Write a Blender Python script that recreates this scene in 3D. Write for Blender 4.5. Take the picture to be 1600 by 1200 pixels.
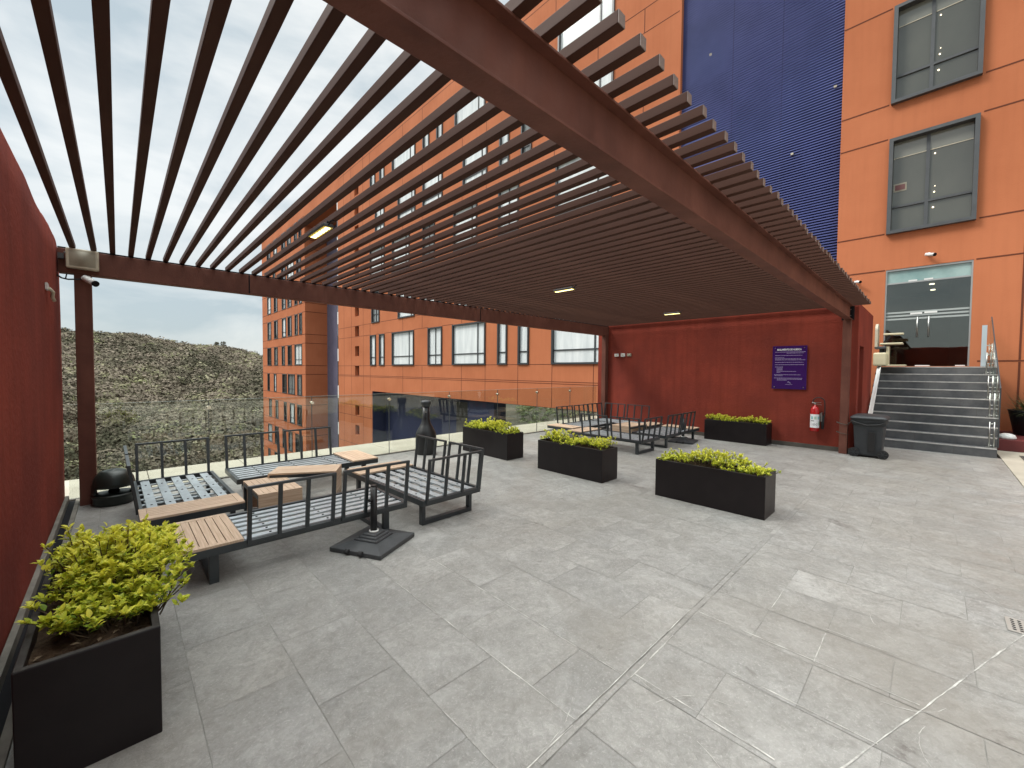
import bpy, math, random
import numpy as np
from mathutils import Vector, Matrix
random.seed(7)
rng = np.random.default_rng(7)
for o in list(bpy.data.objects): bpy.data.objects.remove(o)
sc = bpy.context.scene
COL = sc.collection
R = math.radians

# ------------------------------------------------------------------ camera
F_PX, YAW, PITCH, ROLL, CAMH = 636.65, .802, -.0327, .0082, 1.6
fw = Vector((math.cos(PITCH)*math.cos(YAW), math.cos(PITCH)*math.sin(YAW), math.sin(PITCH)))
rt = Vector((math.sin(YAW), -math.cos(YAW), 0)); up = rt.cross(fw)
rt2 = rt*math.cos(ROLL) + up*math.sin(ROLL); up2 = up*math.cos(ROLL) - rt*math.sin(ROLL)
cam = bpy.data.objects.new('camera', bpy.data.cameras.new('camera')); COL.objects.link(cam)
cam.matrix_world = Matrix.Translation((0, 0, CAMH)) @ Matrix((rt2, up2, -fw)).transposed().to_4x4()
cam.data.sensor_width = 36; cam.data.lens = F_PX/1600*36
cam.data.clip_start = .05; cam.data.clip_end = 3000
sc.camera = cam

# ------------------------------------------------------------------ world, sun, exposure
SUN_EL, SUN_AZ = R(48), R(135)          # azimuth counter-clockwise from +X
w = bpy.data.worlds.new('World'); sc.world = w; w.use_nodes = True
nt = w.node_tree; nt.nodes.clear(); N = nt.nodes.new; K = nt.links.new
out = N('ShaderNodeOutputWorld'); mix = N('ShaderNodeMixShader'); mix.inputs[0].default_value = .88
sky = N('ShaderNodeTexSky'); sky.sky_type = 'NISHITA'; sky.sun_disc = False
sky.sun_elevation = SUN_EL; sky.sun_rotation = R(90) - SUN_AZ
b1 = N('ShaderNodeBackground'); b1.inputs[1].default_value = .06; K(sky.outputs[0], b1.inputs[0])
b2 = N('ShaderNodeBackground'); b2.inputs[1].default_value = 1.0
tc = N('ShaderNodeTexCoord'); mp = N('ShaderNodeMapping'); mp.inputs['Scale'].default_value = (1, 1, 2.4)
K(tc.outputs['Generated'], mp.inputs[0])
nz = N('ShaderNodeTexNoise'); nz.inputs['Scale'].default_value = 2.6; nz.inputs['Detail'].default_value = 6; nz.inputs['Roughness'].default_value = .55
nz.inputs['Distortion'].default_value = .4
K(mp.outputs[0], nz.inputs['Vector'])
cr = N('ShaderNodeValToRGB'); e = cr.color_ramp.elements
e[0].position = .38; e[0].color = (.29, .34, .365, 1); e[1].position = .60; e[1].color = (.50, .515, .508, 1)
K(nz.outputs['Fac'], cr.inputs[0])
sx = N('ShaderNodeSeparateXYZ'); K(tc.outputs['Generated'], sx.inputs[0])
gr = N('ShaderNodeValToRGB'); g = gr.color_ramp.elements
g[0].position = 0; g[0].color = (.90, .90, .89, 1); g[1].position = .92; g[1].color = (7.4, 7.25, 7.0, 1)  # sky overhead, out of view, boosted to add light to floor and walls
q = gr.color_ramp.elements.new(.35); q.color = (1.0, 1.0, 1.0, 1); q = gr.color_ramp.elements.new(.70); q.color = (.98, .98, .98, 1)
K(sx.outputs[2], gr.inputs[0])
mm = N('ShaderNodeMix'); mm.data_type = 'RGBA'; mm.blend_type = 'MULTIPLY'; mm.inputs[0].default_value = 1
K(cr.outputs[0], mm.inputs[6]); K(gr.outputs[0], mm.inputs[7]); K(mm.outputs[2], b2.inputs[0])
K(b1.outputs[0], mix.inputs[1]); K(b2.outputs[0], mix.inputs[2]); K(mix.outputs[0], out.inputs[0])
sl = bpy.data.lights.new('sun', 'SUN'); sl.energy = 1.4; sl.angle = R(18); sl.color = (1, .95, .88)
so = bpy.data.objects.new('sun', sl); COL.objects.link(so)
sd = Vector((math.cos(SUN_EL)*math.cos(SUN_AZ), math.cos(SUN_EL)*math.sin(SUN_AZ), math.sin(SUN_EL)))
so.rotation_euler = (-sd).to_track_quat('-Z', 'Y').to_euler(); so.location = (0, 0, 60)
sc.view_settings.view_transform = 'Standard'; sc.view_settings.look = 'None'
sc.view_settings.exposure = 1.0; sc.view_settings.gamma = 1
sc.render.engine = 'CYCLES'
sc.cycles.max_bounces = 8; sc.cycles.transparent_max_bounces = 24; sc.cycles.caustics_reflective = False

# ------------------------------------------------------------------ materials
def srgb(r, g, b):
    f = lambda c: (c/255/12.92 if c/255 <= .04045 else ((c/255+.055)/1.055)**2.4)
    return (f(r), f(g), f(b), 1)
def mat(name, col, rough=.6, spec=.5, metal=0, var=.0, vscale=3., col2=None, bump=0, bscale=40., stretch=(1, 1, 1), world=False, detail=5, streak=0):
    m = bpy.data.materials.new(name); m.use_nodes = True; nt = m.node_tree; B = nt.nodes['Principled BSDF']
    B.inputs['Base Color'].default_value = (*col[:3], 1); B.inputs['Roughness'].default_value = rough
    B.inputs['Specular IOR Level'].default_value = spec; B.inputs['Metallic'].default_value = metal
    N = nt.nodes.new; K = nt.links.new
    if var or col2 or bump or streak:
        tc = N('ShaderNodeTexCoord'); mp = N('ShaderNodeMapping'); mp.inputs['Scale'].default_value = stretch
        K(tc.outputs['Object'], mp.inputs[0])
    if var or col2:
        c2 = col2 if col2 else tuple(c*(1-var) for c in col[:3])
        nz = N('ShaderNodeTexNoise'); nz.inputs['Scale'].default_value = vscale; nz.inputs['Detail'].default_value = detail; nz.inputs['Roughness'].default_value = .6
        K(mp.outputs[0], nz.inputs['Vector'])
        rp = N('ShaderNodeMapRange'); rp.inputs[1].default_value = .35; rp.inputs[2].default_value = .65; K(nz.outputs[0], rp.inputs[0])
        mx = N('ShaderNodeMix'); mx.data_type = 'RGBA'; mx.inputs[6].default_value = (*col[:3], 1); mx.inputs[7].default_value = (*c2[:3], 1)
        K(rp.outputs[0], mx.inputs[0]); last = mx.outputs[2]
        if streak:
            mp2 = N('ShaderNodeMapping'); mp2.inputs['Scale'].default_value = (6, 6, .35); K(tc.outputs['Object'], mp2.inputs[0])
            n2 = N('ShaderNodeTexNoise'); n2.inputs['Scale'].default_value = 1.4; n2.inputs['Detail'].default_value = 4; K(mp2.outputs[0], n2.inputs['Vector'])
            r2 = N('ShaderNodeMapRange'); r2.inputs[1].default_value = .45; r2.inputs[2].default_value = .75; r2.inputs[4].default_value = streak; K(n2.outputs[0], r2.inputs[0])
            m2 = N('ShaderNodeMix'); m2.data_type = 'RGBA'; m2.inputs[7].default_value = tuple(min(1, c*.55) for c in col[:3])+(1,)
            K(r2.outputs[0], m2.inputs[0]); K(last, m2.inputs[6]); last = m2.outputs[2]
        K(last, B.inputs['Base Color'])
        rr = N('ShaderNodeMapRange'); rr.inputs[3].default_value = max(.02, rough-.08); rr.inputs[4].default_value = min(1, rough+.08)
        K(nz.outputs[0], rr.inputs[0]); K(rr.outputs[0], B.inputs['Roughness'])
    if bump:
        n3 = N('ShaderNodeTexNoise'); n3.inputs['Scale'].default_value = bscale; n3.inputs['Detail'].default_value = 6; K(mp.outputs[0], n3.inputs['Vector'])
        bp = N('ShaderNodeBump'); bp.inputs['Strength'].default_value = bump; bp.inputs['Distance'].default_value = .01
        K(n3.outputs[0], bp.inputs['Height']); K(bp.outputs[0], B.inputs['Normal'])
    return m
def emis(name, col, s):
    m = bpy.data.materials.new(name); m.use_nodes = True; B = m.node_tree.nodes['Principled BSDF']
    B.inputs['Base Color'].default_value = (*col[:3], 1); B.inputs['Emission Color'].default_value = (*col[:3], 1); B.inputs['Emission Strength'].default_value = s
    return m
def glassm(name, tint, base=.05, graz=.75, rough=.0):
    m = bpy.data.materials.new(name); m.use_nodes = True; nt = m.node_tree; nt.nodes.clear(); N = nt.nodes.new; K = nt.links.new
    o = N('ShaderNodeOutputMaterial'); t = N('ShaderNodeBsdfTransparent'); t.inputs[0].default_value = (*tint, 1)
    g = N('ShaderNodeBsdfGlossy'); g.inputs['Roughness'].default_value = rough; g.inputs[0].default_value = (.95, 1, .98, 1)
    lw = N('ShaderNodeLayerWeight'); lw.inputs[0].default_value = .5
    p = N('ShaderNodeMath'); p.operation = 'POWER'; p.inputs[1].default_value = 4.0; K(lw.outputs['Facing'], p.inputs[0])
    a = N('ShaderNodeMath'); a.operation = 'MULTIPLY_ADD'; a.inputs[1].default_value = graz; a.inputs[2].default_value = base; K(p.outputs[0], a.inputs[0])
    mx = N('ShaderNodeMixShader'); K(a.outputs[0], mx.inputs[0]); K(t.outputs[0], mx.inputs[1]); K(g.outputs[0], mx.inputs[2]); K(mx.outputs[0], o.inputs[0])
    return m
def attr_mat(name, ca, cb, rough=.5, attr='tone', transl=0., spec=.4):
    m = bpy.data.materials.new(name); m.use_nodes = True; nt = m.node_tree; B = nt.nodes['Principled BSDF']; N = nt.nodes.new; K = nt.links.new
    a = N('ShaderNodeAttribute'); a.attribute_name = attr
    cr = N('ShaderNodeValToRGB'); cols = ca if isinstance(ca, list) else [ca, cb]
    els = cr.color_ramp.elements
    for i, c in enumerate(cols):
        pos = i/(len(cols)-1)
        if i == 0: els[0].position = 0; els[0].color = (*c[:3], 1)
        elif i == len(cols)-1: els[-1].position = 1; els[-1].color = (*c[:3], 1)
        else:
            x = els.new(pos); x.color = (*c[:3], 1)
    K(a.outputs['Fac'], cr.inputs[0]); K(cr.outputs[0], B.inputs['Base Color'])
    B.inputs['Roughness'].default_value = rough; B.inputs['Specular IOR Level'].default_value = spec
    if transl:
        o = nt.nodes['Material Output']; t = N('ShaderNodeBsdfTranslucent'); K(cr.outputs[0], t.inputs[0])
        mx = N('ShaderNodeMixShader'); mx.inputs[0].default_value = transl
        K(B.outputs[0], mx.inputs[1]); K(t.outputs[0], mx.inputs[2]); K(mx.outputs[0], o.inputs[0])
    return m

M = {}
M['orange'] = mat('orange_render', (.51, .177, .084), .85, .10, col2=(.43, .143, .066), vscale=.30, bump=.25, bscale=25, streak=.14)
M['orange_side'] = M['orange']
M['joint'] = mat('joint_dark', (.12, .03, .012), .9)
M['redwall'] = mat('oxide_red_render', (.265, .050, .032), .85, .12, col2=(.175, .036, .026), vscale=.9, bump=.5, bscale=22, streak=.4)
M['redside'] = M['redwall']
M['steel'] = mat('brown_painted_steel', (.170, .068, .049), .55, .2, col2=(.115, .044, .032), vscale=2.2, bump=.12, bscale=60, streak=.55)
M['slat'] = mat('slat_paint', (.076, .037, .027), .55, .07, col2=(.056, .027, .020), vscale=3, stretch=(1, .3, 1))
M['slatend'] = mat('slat_cap', (.20, .15, .13), .6, var=.4, vscale=20)
M['frame'] = mat('charcoal_coating', (.028, .034, .038), .34, .55, var=.25, vscale=6)
M['strap'] = mat('grey_metal_slat', (.52, .57, .60), .38, .6, metal=.55, var=.25, vscale=6)
M['umb'] = mat('umbrella_plastic', (.060, .063, .067), .5, .5, var=.25, vscale=9, bump=.1, bscale=150)
M['planter'] = mat('planter_dark', (.0085, .0058, .0065), .42, .28, col2=(.012, .009, .0095), vscale=5, bump=.03, bscale=80)
M['rim'] = mat('dusty_rim', (.055, .052, .048), .7, .2, col2=(.025, .022, .02), vscale=9)
M['soil'] = mat('soil', (.032, .02, .013), .95, .1, col2=(.075, .05, .032), vscale=30, bump=1.0, bscale=60)
M['winframe'] = mat('window_aluminium', (.035, .038, .042), .45, .5)
M['winframe2'] = mat('window_aluminium_grey', (.075, .08, .085), .5, .5, var=.2, vscale=4)
M['black'] = mat('black_plastic', (.012, .012, .013), .42, .5)
M['matblack'] = mat('dark_gap', (.008, .008, .01), .8, .2)
M['rubber'] = mat('rubber', (.015, .015, .016), .75)
M['bin'] = mat('bin_plastic', (.032, .036, .041), .48, .5, var=.2, vscale=8, bump=.1, bscale=200)
M['chrome'] = mat('stainless', (.38, .38, .36), .35, .5, metal=1)
M['brass'] = mat('standoff_metal', (.75, .68, .55), .25, metal=1)
M['white'] = mat('white_plastic', (.72, .72, .70), .45)
M['beige'] = mat('aged_white_plastic', (.52, .47, .36), .5, var=.15, vscale=12)
M['beige2'] = mat('lamp_lens', (.34, .31, .235), .35, var=.2, vscale=9)
M['cream'] = mat('cream_plastic', (.62, .56, .38), .45, var=.1, vscale=5)
M['creamstone'] = mat('cream_stone', (.44, .405, .335), .75, .2, col2=(.36, .33, .27), vscale=1.2, bump=.15, bscale=40)
M['darkgreen'] = mat('dark_green_plastic', (.018, .026, .022), .38, .5, var=.3, vscale=7)
M['red'] = mat('extinguisher_red', (.45, .012, .014), .25, .6)
M['purple'] = mat('purple_acrylic', (.040, .009, .105), .25, .55)
M['signwhite'] = mat('sign_white', (.8, .8, .82), .5)
M['signfade'] = mat('sign_lilac', (.42, .34, .55), .5)
M['blueback'] = mat('navy_cladding', (.004, .005, .026), .55, .4)
M['bluefin'] = mat('blue_fin', (.088, .108, .285), .5, .15, var=.2, vscale=.8)
M['bluewall'] = mat('blue_wall', (.030, .036, .085), .55, .4, col2=(.022, .027, .065), vscale=.5)
M['violet'] = mat('violet_grey_cladding', (.13, .12, .18), .7, .3, col2=(.10, .095, .145), vscale=.6)
M['paneL'] = mat('curtain_sky_pane', (.80, .83, .83), .12, .6, col2=(.62, .66, .67), vscale=1.1, stretch=(1, 3, .4))  # white curtains plus the sky's reflection, painted into one pale colour
M['paneM'] = mat('mid_grey_pane', (.26, .28, .28), .08, .7, col2=(.12, .13, .13), vscale=1.3, stretch=(1, 3, .5))  # mid-grey variant between the pale and the dark panes
M['paneD'] = mat('dark_pane', (.022, .024, .026), .06, .8)
M['paneG'] = mat('big_dark_pane', (.105, .105, .088), .04, .9, col2=(.075, .075, .065), vscale=.25, stretch=(1, 2, 1))
M['slate_riser'] = mat('stair_slate', (.062, .065, .070), .6, .3, col2=(.125, .125, .126), vscale=2.2, bump=.3, bscale=18)
M['nosing'] = mat('stair_nosing', (.48, .47, .45), .5, var=.3, vscale=9)
M['base'] = mat('skirting_stone', (.10, .088, .074), .75, var=.35, vscale=5, bump=.3, bscale=30)
M['edgestone'] = mat('edge_stone', (.24, .225, .195), .8, .2, var=.35, vscale=6, bump=.3, bscale=30)
M['darkred'] = mat('dark_red_kerb', (.135, .02, .02), .6, var=.25, vscale=2)
M['glass'] = glassm('balustrade_glass', (.90, .925, .905), .05, .8)
M['glass2'] = glassm('door_glass', (.72, .76, .74), .08, .5)
M['edge'] = mat('polished_glass_edge', (.45, .52, .48), .2, .8)
M['band'] = mat('painted_pane_light', (.21, .21, .18), .05, .9)  # lighter tone that paints the lit interior ceiling onto the pane
M['stem'] = mat('stem', (.09, .06, .035), .9, var=.3, vscale=20)
M['led'] = emis('led', (1.0, .86, .36), 2.2)
M['leddim'] = emis('led_lens', (.5, .36, .06), .22)
M['spot'] = emis('interior_lamp', (1.0, .86, .6), 2.2)
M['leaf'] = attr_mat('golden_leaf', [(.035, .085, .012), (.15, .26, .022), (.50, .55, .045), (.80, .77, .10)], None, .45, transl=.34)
M['grassleaf'] = attr_mat('dark_strap_leaf', [(.02, .035, .01), (.06, .08, .025), (.17, .15, .07)], None, .5, transl=.15)
M['scrub'] = attr_mat('dry_scrub', [(.058, .056, .036), (.108, .097, .067), (.155, .128, .098), (.215, .180, .138), (.18, .19, .09), (.32, .28, .21)], None, .9, transl=.1, spec=.1)
M['scrubgreen'] = attr_mat('green_scrub', [(.08, .10, .05), (.14, .175, .08), (.23, .26, .14), (.34, .35, .22)], None, .9, transl=.15, spec=.1)
M['terrain'] = mat('dry_hill_soil', (.10, .09, .068), .95, .1, col2=(.06, .058, .042), vscale=.12, detail=8)
M['concrete'] = mat('concrete', (.3, .29, .27), .85, var=.2, vscale=1)

def woodm(name, axis):
    m = bpy.data.materials.new(name); m.use_nodes = True; nt = m.node_tree; B = nt.nodes['Principled BSDF']; N = nt.nodes.new; K = nt.links.new
    tc = N('ShaderNodeTexCoord'); mp = N('ShaderNodeMapping'); mp.inputs['Scale'].default_value = (1.5, 45, 45) if axis == 0 else (45, 1.5, 45)
    K(tc.outputs['Object'], mp.inputs[0]); nz = N('ShaderNodeTexNoise'); nz.inputs['Scale'].default_value = 2.2; nz.inputs['Detail'].default_value = 4
    K(mp.outputs[0], nz.inputs['Vector']); cr = N('ShaderNodeValToRGB'); e = cr.color_ramp.elements
    e[0].position = .3; e[0].color = (.42, .285, .19, 1); e[1].position = .7; e[1].color = (.60, .45, .325, 1)
    K(nz.outputs[0], cr.inputs[0]); K(cr.outputs[0], B.inputs['Base Color']); B.inputs['Roughness'].default_value = .55
    return m
M['woodx'] = woodm('composite_wood_x', 0); M['woody'] = woodm('composite_wood_y', 1)

def slate_floor_mat():
    m = bpy.data.materials.new('slate_paving'); m.use_nodes = True; nt = m.node_tree; B = nt.nodes['Principled BSDF']; N = nt.nodes.new; K = nt.links.new
    tc = N('ShaderNodeTexCoord'); at = N('ShaderNodeAttribute'); at.attribute_name = 'tone'
    off = N('ShaderNodeVectorMath'); off.operation = 'ADD'
    sc_ = N('ShaderNodeVectorMath'); sc_.operation = 'SCALE'; sc_.inputs['Scale'].default_value = 37.0
    K(at.outputs['Color'], sc_.inputs[0]); K(tc.outputs['Object'], off.inputs[0]); K(sc_.outputs[0], off.inputs[1])
    def noise(scale, detail, vec, dist=0, rough=.6):
        n = N('ShaderNodeTexNoise'); n.inputs['Scale'].default_value = scale; n.inputs['Detail'].default_value = detail; n.inputs['Distortion'].default_value = dist; n.inputs['Roughness'].default_value = rough
        K(vec, n.inputs['Vector']); return n.outputs[0]
    def rng_(x, a, b, c, d):
        r = N('ShaderNodeMapRange'); r.inputs[1].default_value = a; r.inputs[2].default_value = b; r.inputs[3].default_value = c; r.inputs[4].default_value = d; K(x, r.inputs[0]); return r.outputs[0]
    def mixc(f, a, b, mode='MIX'):
        x = N('ShaderNodeMix'); x.data_type = 'RGBA'; x.blend_type = mode
        if isinstance(f, float): x.inputs[0].default_value = f
        else: K(f, x.inputs[0])
        for s, v in ((6, a), (7, b)):
            if isinstance(v, tuple): x.inputs[s].default_value = (*v, 1)
            else: K(v, x.inputs[s])
        return x.outputs[2]
    V = off.outputs[0]; O = tc.outputs['Object']
    c = mixc(rng_(noise(1.7, 7, V, .6), .3, .7, 0., 1.), (.245, .241, .228), (.365, .358, .340))
    # per tile tone
    c = mixc(1.0, c, mixc(at.outputs['Fac'], (.90, .905, .915), (1.06, 1.05, 1.035)), 'MULTIPLY')
    # fine mottling of the cleft stone
    c = mixc(rng_(noise(20, 10, V, .8, .8), .42, .61, .0, .60), c, (.175, .17, .16))
    c = mixc(rng_(noise(7, 8, V, 1.2, .8), .46, .62, .0, .55), c, (.175, .17, .158))
    c = mixc(rng_(noise(75, 6, V, 0, .8), .54, .65, .0, .50), c, (.47, .46, .435))
    # long bedding streaks inside the tiles
    mp = N('ShaderNodeMapping'); mp.inputs['Scale'].default_value = (5, 1.2, 1); mp.inputs['Rotation'].default_value = (0, 0, .5); K(V, mp.inputs[0])
    c = mixc(rng_(noise(2.4, 8, mp.outputs[0], 1.5, .7), .58, .75, 0., .45), c, (.14, .135, .13))
    c = mixc(rng_(noise(.9, 8, V, 2.0, .7), .52, .66, 0., .35), c, (.43, .425, .41))
    # lime scratches and scuffs
    mp2 = N('ShaderNodeMapping'); mp2.inputs['Scale'].default_value = (1, 7, 1); mp2.inputs['Rotation'].default_value = (0, 0, -.9); K(V, mp2.inputs[0])
    c = mixc(rng_(noise(3.1, 9, mp2.outputs[0], 2.2, .7), .66, .72, 0., .45), c, (.52, .51, .48))
    # brown damp stains under and around the pergola
    c = mixc(rng_(noise(.55, 6, O, .8), .44, .68, 0., .5), c, (.20, .182, .155))
    c = mixc(rng_(noise(2.3, 9, O, .5, .75), .62, .70, 0., .75), c, (.10, .088, .08))
    K(c, B.inputs['Base Color'])
    K(rng_(noise(4, 5, V), .3, .7, .42, .66), B.inputs['Roughness']); B.inputs['Specular IOR Level'].default_value = .45
    bp = N('ShaderNodeBump'); bp.inputs['Strength'].default_value = .8; bp.inputs['Distance'].default_value = .008
    K(noise(22, 8, V, .6, .7), bp.inputs['Height']); K(bp.outputs[0], B.inputs['Normal'])
    return m
M['slate'] = slate_floor_mat()
M['grout'] = mat('grout', (.36, .345, .32), .9, .2, col2=(.16, .155, .145), vscale=4.5, detail=8)
M['lime'] = mat('lime_joint', (.62, .61, .57), .9, .2, col2=(.26, .25, .235), vscale=9, detail=8)

# ------------------------------------------------------------------ mesh helpers
class MB:
    def __init__(s): s.v = []; s.f = []; s.m = []; s.sm = []
    def add(s, vs, fs, mi=0, smooth=False):
        b = len(s.v); s.v += [tuple(p) for p in vs]
        for f in fs: s.f.append(tuple(i+b for i in f)); s.m.append(mi); s.sm.append(smooth)
        return s
    def box(s, x0, x1, y0, y1, z0, z1, mi=0):
        vs = [(x, y, z) for z in (z0, z1) for y in (y0, y1) for x in (x0, x1)]
        return s.add(vs, [(0, 2, 3, 1), (4, 5, 7, 6), (0, 1, 5, 4), (2, 6, 7, 3), (0, 4, 6, 2), (1, 3, 7, 5)], mi)
    def bar(s, p, q, w, h, mi=0, upv=(0, 0, 1)):
        p = Vector(p); q = Vector(q); d = (q-p).normalized(); u = Vector(upv)
        if abs(d.dot(u)) > .99: u = Vector((0, 1, 0))
        r = d.cross(u).normalized(); u = r.cross(d).normalized()
        vs = []
        for c in (p, q):
            for a, b in ((-1, -1), (1, -1), (1, 1), (-1, 1)): vs.append(c + r*(a*w/2) + u*(b*h/2))
        return s.add(vs, [(3, 2, 1, 0), (4, 5, 6, 7), (0, 1, 5, 4), (1, 2, 6, 5), (2, 3, 7, 6), (3, 0, 4, 7)], mi)
    def tube(s, pts, r, n=10, mi=0, cap=True):
        pts = [Vector(p) for p in pts]; b = len(s.v); k = len(pts)
        prev = None
        for i, p in enumerate(pts):
            d = (pts[min(i+1, k-1)] - pts[max(i-1, 0)]).normalized()
            if prev is None:
                a = Vector((0, 0, 1)) if abs(d.z) < .9 else Vector((1, 0, 0)); u = d.cross(a).normalized()
            else: u = (prev - d*prev.dot(d)).normalized()
            prev = u; v = d.cross(u); rr = r[i] if isinstance(r, (list, tuple)) else r
            for j in range(n):
                t = 2*math.pi*j/n; s.v.append(tuple(p + u*math.cos(t)*rr + v*math.sin(t)*rr))
        for i in range(k-1):
            for j in range(n):
                s.f.append((b+i*n+j, b+i*n+(j+1) % n, b+(i+1)*n+(j+1) % n, b+(i+1)*n+j)); s.m.append(mi); s.sm.append(True)
        if cap:
            s.f.append(tuple(b+j for j in reversed(range(n)))); s.m.append(mi); s.sm.append(False)
            s.f.append(tuple(b+(k-1)*n+j for j in range(n))); s.m.append(mi); s.sm.append(False)
        return s
    def lathe(s, prof, c=(0, 0, 0), n=24, mi=0, sx=1, sy=1, smooth=True):
        b = len(s.v); k = len(prof)
        for r, z in prof:
            for j in range(n):
                t = 2*math.pi*j/n; s.v.append((c[0]+r*sx*math.cos(t), c[1]+r*sy*math.sin(t), c[2]+z))
        for i in range(k-1):
            for j in range(n):
                s.f.append((b+i*n+j, b+i*n+(j+1) % n, b+(i+1)*n+(j+1) % n, b+(i+1)*n+j)); s.m.append(mi); s.sm.append(smooth)
        if prof[0][0] > 1e-4: s.f.append(tuple(b+j for j in reversed(range(n)))); s.m.append(mi); s.sm.append(False)
        if prof[-1][0] > 1e-4: s.f.append(tuple(b+(k-1)*n+j for j in range(n))); s.m.append(mi); s.sm.append(False)
        return s
    def build(s, name, mats, parent=None, bevel=0, org=None, segs=2):
        me = bpy.data.meshes.new(name)
        o3 = Vector(org) if org is not None else (parent.matrix_world_loc if hasattr(parent, 'matrix_world_loc') else Vector((0, 0, 0)))
        off = Vector((0, 0, 0)); p = parent
        while p is not None: off += Vector(p.location); p = p.parent
        if org is not None: off = Vector(org)
        me.from_pydata([tuple(Vector(v)-off) for v in s.v], [], s.f)
        mats = mats if isinstance(mats, (list, tuple)) else [mats]
        for m in mats: me.materials.append(m)
        me.polygons.foreach_set('material_index', s.m); me.polygons.foreach_set('use_smooth', s.sm)
        me.update()
        o = bpy.data.objects.new(name, me); COL.objects.link(o)
        if parent is not None: o.parent = parent
        elif org is not None: o.location = org
        if bevel:
            bm = o.modifiers.new('bevel', 'BEVEL'); bm.width = bevel; bm.segments = segs; bm.limit_method = 'ANGLE'; bm.angle_limit = R(40)
            me.polygons.foreach_set('use_smooth', [True]*len(me.polygons)) if False else None
        return o
def tag(o, label=None, cat=None, group=None, kind=None):
    if label: o['label'] = label
    if cat: o['category'] = cat
    if group: o['group'] = group
    if kind: o['kind'] = kind
    return o
def empty(name, loc, label, cat, group=None, rz=0):
    o = bpy.data.objects.new(name, None); COL.objects.link(o); o.location = loc; o.rotation_euler = (0, 0, rz); o.empty_display_size = .2
    return tag(o, label, cat, group)
def copy_tree(o, parent=None):
    c = o.copy(); COL.objects.link(c); c.parent = parent
    for ch in [x for x in bpy.data.objects if x.parent == o]: copy_tree(ch, c)
    return c
def bigmesh(name, verts, tris, material, tone=None, parent=None, smooth=False):
    """verts (n,3) float, tris (m,3|4) int"""
    me = bpy.data.meshes.new(name); k = tris.shape[1]
    me.vertices.add(len(verts)); me.vertices.foreach_set('co', verts.astype(np.float32).ravel())
    me.loops.add(tris.size); me.loops.foreach_set('vertex_index', tris.astype(np.int32).ravel())
    me.polygons.add(len(tris)); me.polygons.foreach_set('loop_start', np.arange(0, tris.size, k, dtype=np.int32))
    me.polygons.foreach_set('loop_total', np.full(len(tris), k, dtype=np.int32))
    if smooth: me.polygons.foreach_set('use_smooth', np.ones(len(tris), dtype=bool))
    me.update(calc_edges=True)
    if tone is not None:
        a = me.color_attributes.new('tone', 'FLOAT_COLOR', 'POINT')
        c = np.ones((len(verts), 4), np.float32); c[:, :3] = tone.reshape(-1, 1) if tone.ndim == 1 else tone
        a.data.foreach_set('color', c.ravel())
    me.materials.append(material)
    o = bpy.data.objects.new(name, me); COL.objects.link(o)
    if parent is not None: o.parent = parent
    return o

# ================================================================== SETTING
# ---- slate paving, real tiles 0.41 x 0.615 in half bond, one sheet of grout 4 mm below
def paving():
    vs, fs, tn = [], [], []
    CW, TL, gp = .4117, .615, .0016
    def tile(x0, x1, y0, y1):
        if x1-x0 < .02 or y1-y0 < .02: return
        b = len(vs); t = random.random(); t2 = random.random(); t3 = random.random(); dz = random.uniform(-.0006, .0006)
        g1 = gp*random.uniform(.4, 1.2); g2 = gp*random.uniform(.4, 1.2)
        for (x, y) in ((x0+g1, y0+g2), (x1-g1, y0+g2), (x1-g1, y1-g2), (x0+g1, y1-g2)): vs.append((x, y, dz)); tn.append((t, t2, t3))
        fs.append((b, b+1, b+2, b+3))
    X0, X1, YL, YR = -.47, 12.1, 1.092, -.93
    i0 = math.floor((X0-.658)/CW); i1 = math.ceil((X1-.658)/CW)
    for i in range(i0, i1+1):
        x0 = max(X0, .658+i*CW); x1 = min(X1, .658+(i+1)*CW)
        if x1 <= x0: continue
        ph = 1.37 if i % 2 == 0 else 1.677
        ys = [ph+k*TL for k in range(-16, 14)]
        for zone in ((YL, 7.12), (YR, 1.05)):
            sh = 0 if zone[0] == YL else .273 + (0.0)
            yy = [y+sh for y in ys]
            cuts = [zone[0]]+[y for y in yy if zone[0]+.05 < y < zone[1]-.05]+[zone[1]]
            for a, b_ in zip(cuts[:-1], cuts[1:]): tile(x0, x1, a, b_)
    # narrow channel strip of long thin stones
    x = X0
    while x < 10.5:
        l = random.uniform(.5, .62); far = x > 3.6; tile(x, min(x+l, 10.55), 1.0495 if far else 1.056, 1.0925 if far else 1.086); x += l
    # paving behind the camera, larger sheet
    for i in range(i0, i1+1):
        x0 = max(X0, .658+i*CW); x1 = min(X1, .658+(i+1)*CW)
        if x0 > 8.6 or x1 <= x0: continue
    o = bigmesh('terrace_floor', np.array(vs), np.array(fs), M['slate'], np.array(tn))
    tag(o, kind='structure')
paving()
g_ = MB().box(-.47, 12.1, -.94, 7.13, -.06, -.004).build('floor_grout', M['grout']); tag(g_, kind='structure')
dg = MB()
def strip(a, b, w, z=.0028):
    a = Vector((*a, 0)); b = Vector((*b, 0)); d = (b-a).normalized(); n = Vector((-d.y, d.x, 0))
    k = max(2, int((b-a).length/.06)); L = []; Rr = []
    for i in range(k+1):
        p = a.lerp(b, i/k); ww = w*random.uniform(.25, 1.2)/2; j = random.uniform(-.002, .002)
        L.append(p+n*(ww+j)); Rr.append(p-n*(ww-j))
    for i in range(k): dg.add([(*Rr[i].xy, z), (*Rr[i+1].xy, z), (*L[i+1].xy, z), (*L[i].xy, z)], [(0, 1, 2, 3)])
strip((1.2, .51), (4.03, -.45), .0075); strip((4.25, -.42), (6.6, .45), .003)
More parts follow.
